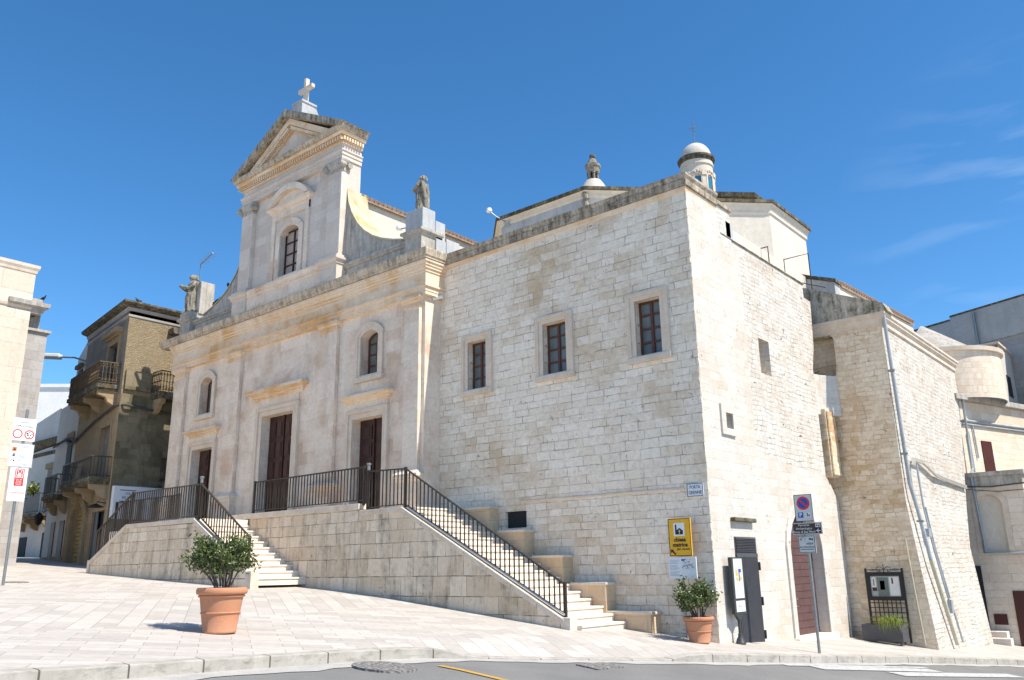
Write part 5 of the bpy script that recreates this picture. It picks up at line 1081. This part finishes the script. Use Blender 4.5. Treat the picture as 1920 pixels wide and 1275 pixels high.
bpanel(1.53, 1.6, 8.9, 10.75, .15, M['oldshutter'], 'shutter_edge', .02, wn); bpanel(1.0, 1.06, 8.9, 10.75, .15, M['oldshutter'], 'shutter_edge', .02, wn)
mb = MB(); ring(rect(.72, 2.42, 8.9, 11.0), rect(.95, 2.2, 8.9, 10.75), PLf, -.06, .02, mb); mb.prism(rect(.6, 2.55, 11.1, 11.3), PLf, -.3, .0); mb.prism(rect(.75, 2.4, 11.0, 11.1), PLf, -.16, .0); mb.build('surround', M['ochre_ashlar'], wn)
wn = bpanel(.8, 2.1, 5.2, 7.3, .15, M['oldshutter'], 'window'); bpanel(1.42, 1.48, 5.2, 7.25, .13, M['darkframe'], 'shutter_gap', .015, wn)
mb = MB(); ring(rect(.62, 2.28, 5.2, 7.5), rect(.8, 2.1, 5.2, 7.3), PLf, -.04, .02, mb); mb.build('surround', M['ochre_ashlar'], wn)
bpanel(.35, 2.0, 1.8, 3.95, .2, M['darkhole'], 'doorway'); bpanel(1.5, 2.0, 1.8, 3.95, .08, M['grey_door'], 'door_leaf'); bpanel(.36, .8, 1.8, 3.95, .1, M['grey_door'], 'door_leaf')
mb = MB()
for i in range(16): z = 1.8+i*.165; mb.prism(rect(2.96, 4.74, z, z+.14), PLf, .18, .2+.02*(i % 2))
mb.build('roller_shutter', M['yellow_shutter'], pz_)
mb = MB(); ring(arch(2.6, 5.1, 1.8, 4.0, 4.75), arch(2.95, 4.75, 1.8, 3.9, 4.4), PLf, -.12, .02, mb); mb.build('shop_surround', M['ochre_ashlar'], pz_)
def balcony(fn, u0, u1, z, proj, hgt, label=None, ornate=False, parent=pz_):
    mb = MB(); mb.prism(rect(u0, u1, z-.16, z), fn, -proj, 0); mb.prism(rect(u0+.06, u1-.06, z-.26, z-.16), fn, -proj+.08, 0)
    b = mb.build('balcony', M['mossy'], parent)
    n = max(2, int((u1-u0)/1.1))
    for i in range(n):
        u = u0+.25+(u1-u0-.5)*i/(n-1); mb = MB()
        mb.prism([(0, z-.26), (-proj+.12, z-.26), (-proj+.14, z-.42), (-proj*.5, z-.5), (-proj*.4, z-.68), (-.12, z-.8), (0, z-.82)], lambda a, v, w_: fn(u+w_, v, a), -.11, .11); mb.build('corbel', M['ochre_ashlar'], b)
    mb = MB(); rl = [fn(u0+.05, z, 0), fn(u0+.05, z, -proj+.06), fn(u1-.05, z, -proj+.06), fn(u1-.05, z, 0)]
    up = lambda p, h: (p[0], p[1], p[2]+h)
    mb.tube([up(p, hgt) for p in rl], .025, 6); mb.tube([up(p, .08) for p in rl], .018, 6)
    if ornate: mb.tube([up(p, hgt*.8) for p in rl], .012, 5); mb.tube([up(p, .2) for p in rl], .012, 5)
    for a, c in zip(rl, rl[1:]):
        a, c = Vector(a), Vector(c); k = max(2, int((c-a).length/.12))
        for j in range(k+1):
            p = a.lerp(c, j/k); mb.tube([p+_z*.03, p+_z*hgt], .012 if not ornate else .016, 5)
            if ornate: mb.lathe([(.0, -.05), (.045, 0), (.0, .05)], tuple(p+_z*hgt*.5), 6); mb.lathe([(.0, -.05), (.05, 0), (.0, .05)], tuple(p+_z*(hgt-.12)), 6); mb.lathe([(.0, -.05), (.05, 0), (.0, .05)], tuple(p+_z*.14), 6)
    mb.build('balcony_rail', M['iron'] if not ornate else M['rustiron'], b); return b
M['rustiron'] = plain('rusty_ornate_iron', (.16, .11, .06), (.08, .055, .035), 6, .8, .2)
balcony(PLf, .3, 4.6, 8.82, .85, .88, ornate=True)
F24 = FYZ(-24.2); balcony(F24, -.5, 2.2, 8.62, .75, .85, ornate=True)
balcony(PLf, .15, 4.3, 5.15, .8, .8); balcony(F24, .2, 2.2, 5.1, .6, .9)
mb = MB(); mb.prism(rect(-.75, .0, 8.5, 9.5), PLf, -.12, 0) if 0 else mb.box(-24.19, -24.08, -1.6, -.55, 8.62, 9.4); mb.build('corner_pedestal', M['moss_wall'], pz_)
t = thing('street_name_box', (-24, -1.0, 4.2), 'white boxed panel lettered VIA FILIPPI on the palazzo corner behind the left railing', 'street sign')
mb = MB(); mb.box(-24.19, -23.98, -1.62, .4, 3.6, 4.83); mb.build('panel', M['white'], t)
lettering('VIA', .14, (-23.975, -1.08, 4.55), UY, UZ, M['navy'], t); lettering('FILIPPI', .16, (-23.975, -1.08, 4.38), UY, UZ, M['navy'], t)
mb = MB(); mb.box(-23.98, -23.976, -1.4, -.76, 4.66, 4.69); mb.box(-23.98, -23.976, -1.4, -.76, 4.24, 4.27); mb.build('border', M['navy'], t)
t = thing('street_lamp', (-29.4, -1.0, 10.75), 'white-headed street lamp on an arm from the palazzo wall', 'street lamp')
q0 = PLf(5.2, 10.7, 0); q1 = PLf(6.2, 11.0, -1.0)
mb = MB(); mb.tube([q0, tuple((Vector(q0)+Vector(q1))/2+Vector((0, 0, .1))), q1], .04, 8); mb.build('arm', M['steel'], t)
mb = MB(); v = Vector(q1); hd = Vector((-.75, -.65, .05)).normalized(); sd_ = Vector((-hd.y, hd.x, 0)).normalized()
for dn, up_, m_, nm in ((-.03, .13, 'lamp', 'head'), (-.09, -.03, 'steel', 'reflector')):
    mb = MB(); mb.add([v+hd*a+sd_*b+_z*c for a in (-.05, .75) for b in (-.17, .17) for c in (dn, up_)], [(0, 1, 3, 2), (4, 6, 7, 5), (0, 4, 5, 1), (2, 3, 7, 6), (0, 2, 6, 4), (1, 5, 7, 3)]); mb.build(nm, M[m_], t, bevel=.03)
t = thing('wall_awning_lamp', PLf(.6, 4.1, -.2), 'black shaded lamp above the palazzo street door', 'wall lamp')
mb = MB(); c0 = PLf(.4, 4.05, -.35); mb.lathe([(.05, .12), (.3, 0), (.28, -.02), (.05, .08)], c0, 14); mb.tube([PLf(.4, 4.2, 0), PLf(.4, 4.25, -.3), c0], .02, 6); mb.build('lamp_shade', M['darkframe'], t)
mb = MB(); mb.tube([PLf(9.2, 7.35, -.1), PLf(7, 7.5, -.1), PLf(5.5, 7.25, -.1), PLf(3, 7.72, -.08), PLf(.2, 7.98, -.1), (-24.05, -1.5, 7.98), (-24.1, .5, 7.85), (-24.1, 2.5, 7.95)], .05, 7); mb.tube([PLf(6.9, 7.4, -.1), PLf(6.0, 7.12, -.12), PLf(5.2, 7.3, -.1)], .06, 7)
tag(mb.build('wall_cable', M['cable'], None), 'thick black cable running around the palazzo corner between its two floors', 'cable')
mb = MB(); mb.tube([PLf(6.3, 7.4, -.1), PLf(8.5, 6.9, -1.2), (-33.5, -3.0, 6.9), (-36, -4.2, 7.2)], .03, 6); tag(mb.build('street_cable', M['cable'], None), 'black cable slung across the street to the left house', 'cable')
# --- white house next along
wh = thing('white_house', PLf(7.5, 1.9, 0), 'narrow off-white plastered house with a small balcony left of the palazzo', 'house')
mb = MB(); top = [(U1, 1.0), (9.5, 1.0), (9.3, 9.2), (8.2, 9.2), (7.3, 9.9), (7.25, 11.3), (U1, 11.9)]
mb.prism(top, PLf, .02, 7); mb.build('wall', M['housewhite'], wh)
wn = bpanel(6.2, 6.85, 8.95, 10.6, -.02, M['darkshutter'], 'window', .06, wh); bpanel(6.05, 7.0, 10.68, 10.85, -.15, M['mossy'], 'hood', .15, wn)
wn = bpanel(6.35, 7.1, 5.2, 7.3, -.02, M['darkshutter'], 'window', .06, wh); bpanel(6.2, 7.25, 7.3, 7.75, -.05, M['ochre_ashlar'], 'lintel', .05, wn)
balcony(PLf, 5.9, 8.0, 4.95, .6, .85, parent=wh)
for u0, u1 in ((6.05, 6.8), (7.6, 8.2)): bpanel(u0, u1, 1.7, 3.85, -.02, M['sash'], 'door', .06, wh)
bpanel(U1, 9.5, 1.0, 2.35, -.015, M['ochre_ashlar'], 'base_course', .02, wh)
t = thing('lantern', PLf(7.9, 4.1, -.3), 'black wrought iron lantern on the white house wall', 'wall lamp')
c0 = PLf(7.95, 4.0, -.6); mb = MB(); mb.tube([PLf(7.95, 4.2, 0), PLf(7.95, 4.42, -.35), c0], .02, 6); mb.lathe([(0, .3), (.05, .26), (.22, .1), (.2, .06), (.12, -.22), (.05, -.28), (0, -.3)], c0, 8, smooth=False); mb.build('lantern_body', M['darkframe'], t)
# --- houses at the end of the street
eh = thing('street_end_house', (-40, 2, 2), 'shaded grey house with a planted balcony closing the street on the left', 'house')
mb = MB(); mb.box(-47, -36, 2, 9, 1.0, 8.6); mb.prism([(-47, 8.6), (-38.2, 8.6), (-39.4, 10.4), (-47, 9.2)], FXZ(2), .05, 7); mb.build('wall', M['housewhite'], eh)
mb = MB(); mb.mould([(-47, 2), (-36, 2)], [(0, 8.3), (.1, 8.4), (.25, 8.6), (.25, 8.75), (0, 8.8)]); mb.box(-47, -36, 1.95, 2, 7.9, 8.1); mb.build('cornice', M['mossy'], eh)
FE = FXZ(2)
wn = bpanel(-39.9, -38.9, 5.0, 7.1, -.05, M['oldshutter'], 'window', .06, eh, FE); bpanel(-40.1, -38.7, 7.1, 7.4, -.12, M['ochre_ashlar'], 'lintel', .12, wn, FE)
b = balcony(FE, -42.4, -38.4, 4.7, .9, 1.0, parent=eh)
bpanel(-39.6, -38.4, 1.6, 3.75, -.03, M['darkhole'], 'door', .06, eh, FE); bpanel(-42.6, -41.6, 1.6, 3.6, -.03, M['darkhole'], 'door', .06, eh, FE)
rng = random.Random(9)
for cx, s_, lab in ((-41.2, .5, 'dark green trailing plant at the left of the shaded street balcony'), (-39.5, .62, 'bright yellow-green plant at the right of the shaded street balcony')):
    g = MB()
    for i in range(260):
        p = Vector((cx+rng.gauss(0, .22), 1.2+rng.gauss(0, .1), 5.72+abs(rng.gauss(0, .22)))); d = Vector((rng.gauss(0, 1), rng.gauss(-.3, .7), rng.gauss(.4, .7))).normalized()*.2; s2 = d.cross(Vector((0, .4, 1))).normalized()*.05
        g.add([p, p+d*.5+s2, p+d, p+d*.5-s2], [(0, 1, 2, 3)]); g.tone.append(min(1, max(0, s_+rng.gauss(0, .25))))
    tag(g.build('balcony_plant', M['blade'] if s_ > .55 else M['leaf'], None), lab, 'plant', 'plants on the street balcony')
fw = thing('far_white_house', (-59, 8, 3), 'bright white flat-roofed house rising behind the street end', 'house')
mb = MB(); uA, uB = (.72, .69), (-.69, .72)
mb.obox((-59.6, 8), uA, 0, 9, uB, 0, 7, 1, 15.5); mb.obox((-59.6, 8), uA, -.15, 9.1, uB, -.15, 7, 15.5, 15.75); mb.build('wall', M['farwhite'], fw)
mb = MB(); mb.obox((-59.6, 8), uA, -.06, 0, uB, .8, 2.4, 10.6, 14.3); mb.build('window', M['blueglass'], fw)
mb = MB(); mb.obox((-54.0, 14.2), uA, 0, 1.5, uB, -.6, .6, 12.5, 15.2); mb.build('chimney', M['farwhite'], fw)
# --- roof clutter beyond
t = thing('roof_parapet_house', (-27, 6, 12), 'grey roof parapet of a house behind the left statue', 'house')
mb = MB(); mb.box(-28.5, -25.2, 4.0, 12, 1.0, 13.2); mb.box(-24.6, -22.4, 6.0, 10, 1.0, 12.9); mb.build('wall', M['concrete'], t); mb = MB(); mb.box(-28.6, -25.1, 3.9, 12, 13.2, 13.3); mb.prism([(-24.7, 12.9), (-22.3, 12.9), (-23.5, 13.5)], FXZ(6.0), 0, 4); mb.build('roof', M['tile'], t)
mb = MB(); mb.tube([(-25.75, 2.0, 11.9), (-25.75, 2.0, 15.3)], .02, 6); mb.tube([(-25.75, 2.0, 15.25), (-24.75, 2.0, 15.55)], .03, 6); mb.tube([(-25.8, 2, 14.4), (-25.65, 2, 14.4)], .03, 6)
for i in range(6): mb.tube([(-25.6+.16*i, 1.75, 15.3+.05*i), (-25.6+.16*i, 2.25, 15.3+.05*i)], .008, 4)
tag(mb.build('antenna', M['steel'], None), 'thin pole antenna above the palazzo roof beside the left statue', 'antenna')

# ================================================================== BUILDINGS ON THE RIGHT
an = thing('apse_annex', (2.3, 16.5, -.8), 'pale round apse above a ledged wall and arched porch at the right of the church', 'annex')
WA = (1.62, 15.45); aU = (.292, .956); aN = (.956, -.292)
def ANf(u, v, w_): return (WA[0]+aU[0]*u-aN[0]*w_, WA[1]+aU[1]*u-aN[1]*w_, v)
mb = MB(); mb.prism(rect(0, 9, -1.6, 7.0), ANf, 0, 3); mb.build('ledge_wall', M['apse'], an)
mb = MB(); mb.prism(rect(-.1, 9, 7.0, 7.2), ANf, -.2, 3); mb.build('ledge', M['dirty'], an, bevel=.02)
mb = MB(); mb.tube([ANf(0, 6.28, -.06), ANf(9, 6.34, -.06)], .05, 6); mb.tube([ANf(0, 6.16, -.05), ANf(9, 6.22, -.05)], .035, 6); mb.tube([ANf(.9, 6.2, -.05), ANf(.95, 5.0, -.05)], .03, 6); mb.build('conduit', M['lead'], an)
mb = MB(); mb.tube([(1.86, 15.7, 7.0), (1.86, 15.6, 4.6), (1.86, 15.24, 4.4), (1.92, 15.22, 1.8), (3.6, 15.22, 1.78)], .045, 8); mb.tube([ANf(.5, 5.9, -.08), ANf(.5, 4.5, -.08)], .035, 6); mb.build('drainpipe', M['lead'], an)
mb = MB(); mb.prism(rect(1.35, 2.0, 4.45, 5.65), ANf, -.03, .03); mb.build('shutter_door', M['redmetal'], an)
AC = (.95, 17.6, 0)
mb = MB(); mb.lathe([(1.95, 7.1), (1.95, 8.8)], AC, 40, R(-100), R(70)); mb.build('apse_wall', M['apse'], an)
mb = MB(); mb.lathe([(1.95, 8.78), (2.06, 8.8), (2.08, 8.95), (1.9, 8.98)], AC, 40, R(-100), R(70)); mb.build('apse_coping', M['cap'], an)
mb = MB(); mb.lathe([(1.95, 8.97), (0.05, 10.35)], (.45, 17.6, 0), 40, R(-100), R(90)); mb.build('apse_roof', M['roofstone'], an)
pxa, pxb, py = 1.45, 3.3, 15.28
mb = MB(); mb.panel([(pxa, -1.6), (pxb, -1.6), (pxb, 4.28), (pxa, 4.28)], [arch(1.86, 2.62, 1.8, 3.35, 3.68)], FXZ(py), .12); mb.add([(pxb, py, -1.6), (pxb, 22, -1.6), (pxb, 22, 4.28), (pxb, py, 4.28)], [(0, 1, 2, 3)]); mb.build('porch_wall', M['rubble'] if 0 else M['apse'], an)
mb = MB(); mb.prism(arch(1.86, 2.62, 1.8, 3.35, 3.68), FXZ(py+.11), 0, .02); mb.build('blocked_arch', M['plaster'], an)
mb = MB(); ring(arch(1.72, 2.78, 1.8, 3.42, 3.86), arch(1.86, 2.62, 1.8, 3.35, 3.68), FXZ(py), -.03, .02, mb); mb.build('arch_surround', M['cap'], an)
mb = MB(); mb.mould([(pxa, py), (pxb, py), (pxb, 22)], [(0, 3.95), (.02, 4.26), (.1, 4.28), (.1, 4.42), (-2, 4.44)]); mb.build('porch_coping', M['dirty'], an)
mb = MB(); mb.box(2.5, 3.4, py-.03, py+.02, -1.2, .62); part_label(mb.build('garage_door', M['redmetal'], an), 'oxblood metal door at the foot of the porch')
mb = MB(); mb.box(1.86, 2.24, py-.03, py+.02, -.42, -.1); mb.build('grille', M['redmetal'], an)
mb = MB(); mb.box(1.5, 1.7, py-.04, py+.02, -.6, 1.4); mb.build('side_door', M['darkhole'], an)
mb = MB(); mb.box(1.75, 2.25, py-.5, py-.005, -1.1, -.6); mb.box(1.76, 2.4, py-.85, py-.5, -1.1, -.78); mb.build('door_step', M['step'], an, bevel=.02)
mb = MB(); mb.tube([(1.5, py-.08, 3.98), (2.4, py-.08, 3.92), (3.5, py-.08, 3.99)], .025, 6); mb.tube([(1.5, py-.08, 3.9), (2.6, py-.08, 3.75), (3.5, py-.08, 3.78)], .012, 5); tag(mb.build('wall_cable', M['cable'], None), 'thin dark cable sagging along the porch wall above the blocked arch', 'cable')
fb = thing('far_block', (3, 28, 0), 'long grey stone block with a concrete parapet at the far right', 'house')
fu, fv = (.919, -.394), (.394, .919); FO = (1.27, 26.0)
mb = MB(); mb.obox(FO, fu, -14, 14, fv, 0, 10, -3, 11.25); mb.build('wall', M['farblock'], fb)
mb = MB(); mb.obox(FO, fu, -14, -1.7, fv, -.08, 10, 11.25, 12.7); mb.obox(FO, fu, -1.7, 14, fv, -.1, 10, 11.25, 12.86); mb.build('parapet', M['concrete'], fb)
mb = MB(); mb.obox(FO, fu, -14, -1.72, fv, -.12, 10, 12.7, 12.78); mb.obox(FO, fu, -1.68, 14, fv, -.14, 10, 12.86, 12.94); mb.build('parapet_cap', M['mossy'], fb)
mb = MB(); p = (FO[0]+fu[0]*-.45-fv[0]*.18, FO[1]+fu[1]*-.45-fv[1]*.18); mb.tube([(p[0], p[1], 12.8), (p[0], p[1], 0)], .06, 8); mb.build('drainpipe', M['steel'], fb)
wp_ = thing('white_stair_tower', (2, 24, 5), 'small white tower with a black-stained side standing behind the apse', 'house')
mb = MB(); mb.box(.3, 2.02, 23.0, 26, -2, 10.42); mb.build('wall', M['housewhite'], wp_)
mb = MB(); mb.box(.28, 2.04, 22.985, 23.0, 9.0, 10.4); mb.build('stained_face', weathered('black_streaked_plaster', (.5, .48, .44), .5, .58, .05, 1.6), wp_)
mb = MB(); mb.box(.2, 2.1, 22.9, 26, 10.42, 10.5); mb.build('coping', M['cap'], wp_)
mb = MB(); mb.box(2.02, 2.05, 23.8, 24.6, 8.3, 9.2); mb.build('window', M['darkhole'], wp_)

# ================================================================== SMALL THINGS ON THE ROOFS
def spotlight(pts, label):
    t = thing('floodlight', pts[0], label, 'floodlight', 'floodlights on church roofs')
    mb = MB(); mb.tube(pts, .022, 6); mb.build('arm', M['steel'], t)
    h = Vector(pts[-1]); mb = MB(); mb.lathe([(0, .12), (.07, .1), (.1, .04), (.1, -.02), (.08, -.04), (0, -.04)], tuple(h), 14); mb.build('housing', M['lamp'], t)
    b = pts[0]; mb = MB(); mb.box(b[0]-.1, b[0]+.1, b[1]-.04, b[1]+.06, b[2]-.14, b[2]+.08); mb.build('bracket', M['greyplaster'], t)
spotlight([(-8.45, 3.44, 12.75), (-8.75, 3.25, 12.98), (-8.95, 3.1, 13.2)], 'white floodlight on a bent arm at the corner of the chapel drum')
spotlight([(-8.95, -.2, 11.5), (-9.3, -.2, 11.66), (-9.75, -.2, 11.75)], 'small floodlight on an arm beside the right statue pedestal')
t = thing('security_camera', (-8.12, -.08, 9.15), 'small white camera on a bracket in the corner between church front and side wing', 'camera')
mb = MB(); mb.tube([(-8.0, -.02, 9.12), (-7.98, -.2, 9.1)], .02, 6); mb.build('bracket', M['steel'], t); mb = MB(); mb.tube([(-7.92, -.12, 9.14), (-8.1, -.34, 9.06)], .055, 10); mb.build('body', M['lamp'], t)
mb = MB(); mb.tube([(-.3, 5.2, 9.5), (-.3, 5.2, 10.2), (-1.2, 5.2, 10.2)], .018, 6); mb.tube([(-.3, 6.3, 9.5), (-.3, 6.3, 10.1)], .012, 6); tag(mb.build('roof_handrail', M['darkframe'], None), 'bent thin metal rail standing on the white rubble parapet', 'handrail')
mb = MB(); mb.tube([(-.3, 8.35, 9.3), (-.3, 8.35, 10.9), (-1.1, 8.35, 10.9)], .016, 6); mb.tube([(-1.0, 7.9, 10.1), (.1, 8.4, 9.7)], .016, 6); tag(mb.build('roof_handrail', M['darkframe'], None), 'dark bent rail in front of the grey tank housing', 'handrail')
def pigeon(loc, rz, label):
    mb = MB(); c, s = math.cos(rz), math.sin(rz); P = lambda a, b, z: (loc[0]+a*c-b*s, loc[1]+a*s+b*c, loc[2]+z)
    mb.tube([P(-.2, 0, .05), P(-.1, 0, .075), P(-.03, 0, .1), P(.05, 0, .125), P(.1, 0, .15), P(.12, 0, .2), P(.13, 0, .235), P(.15, 0, .24)], .02, 10)
    prof = [(.005, -.24), (.035, -.16), (.06, -.08), (.075, 0), (.065, .06), (.045, .1), (.035, .14), (.04, .17), (.035, .2), (.012, .225), (.002, .25)]
    n = 10; vs = []
    for r, u in prof:
        z = .1+u*.55 if u < .1 else .155+(u-.1)*.75; x = u if u < .1 else .1+(u-.1)*.35
        for j in range(n): a = 2*math.pi*j/n; vs.append(P(x+r*.25*math.sin(a), r*math.cos(a), z+r*math.sin(a)))
    mb.add(vs, [(i*n+j, i*n+(j+1) % n, (i+1)*n+(j+1) % n, (i+1)*n+j) for i in range(len(prof)-1) for j in range(n)], True)
    for b in (-.03, .03): mb.tube([P(0, b, .08), P(.005, b, 0)], .007, 5)
    o = mb.build('pigeon', M['bird'], None); r = o.modifiers.new('fuse', 'REMESH'); r.mode = 'VOXEL'; r.voxel_size = .009; r.use_smooth_shade = True
    return tag(o, label, 'bird', 'pigeons on the roofs')
pigeon((-24.2, -1.4, 12.25), R(200), 'dark pigeon perched on the palazzo eave')
pigeon((-26.3, -4.25, 12.1), R(30), 'dark pigeon on the grey ledge of the left stone house')
pigeon((-19.25, -.3, 12.02), R(160), 'upper dark pigeon on the left curved parapet of the church')
pigeon((-20.0, -.3, 11.55), R(20), 'lower dark pigeon on the left curved parapet of the church')
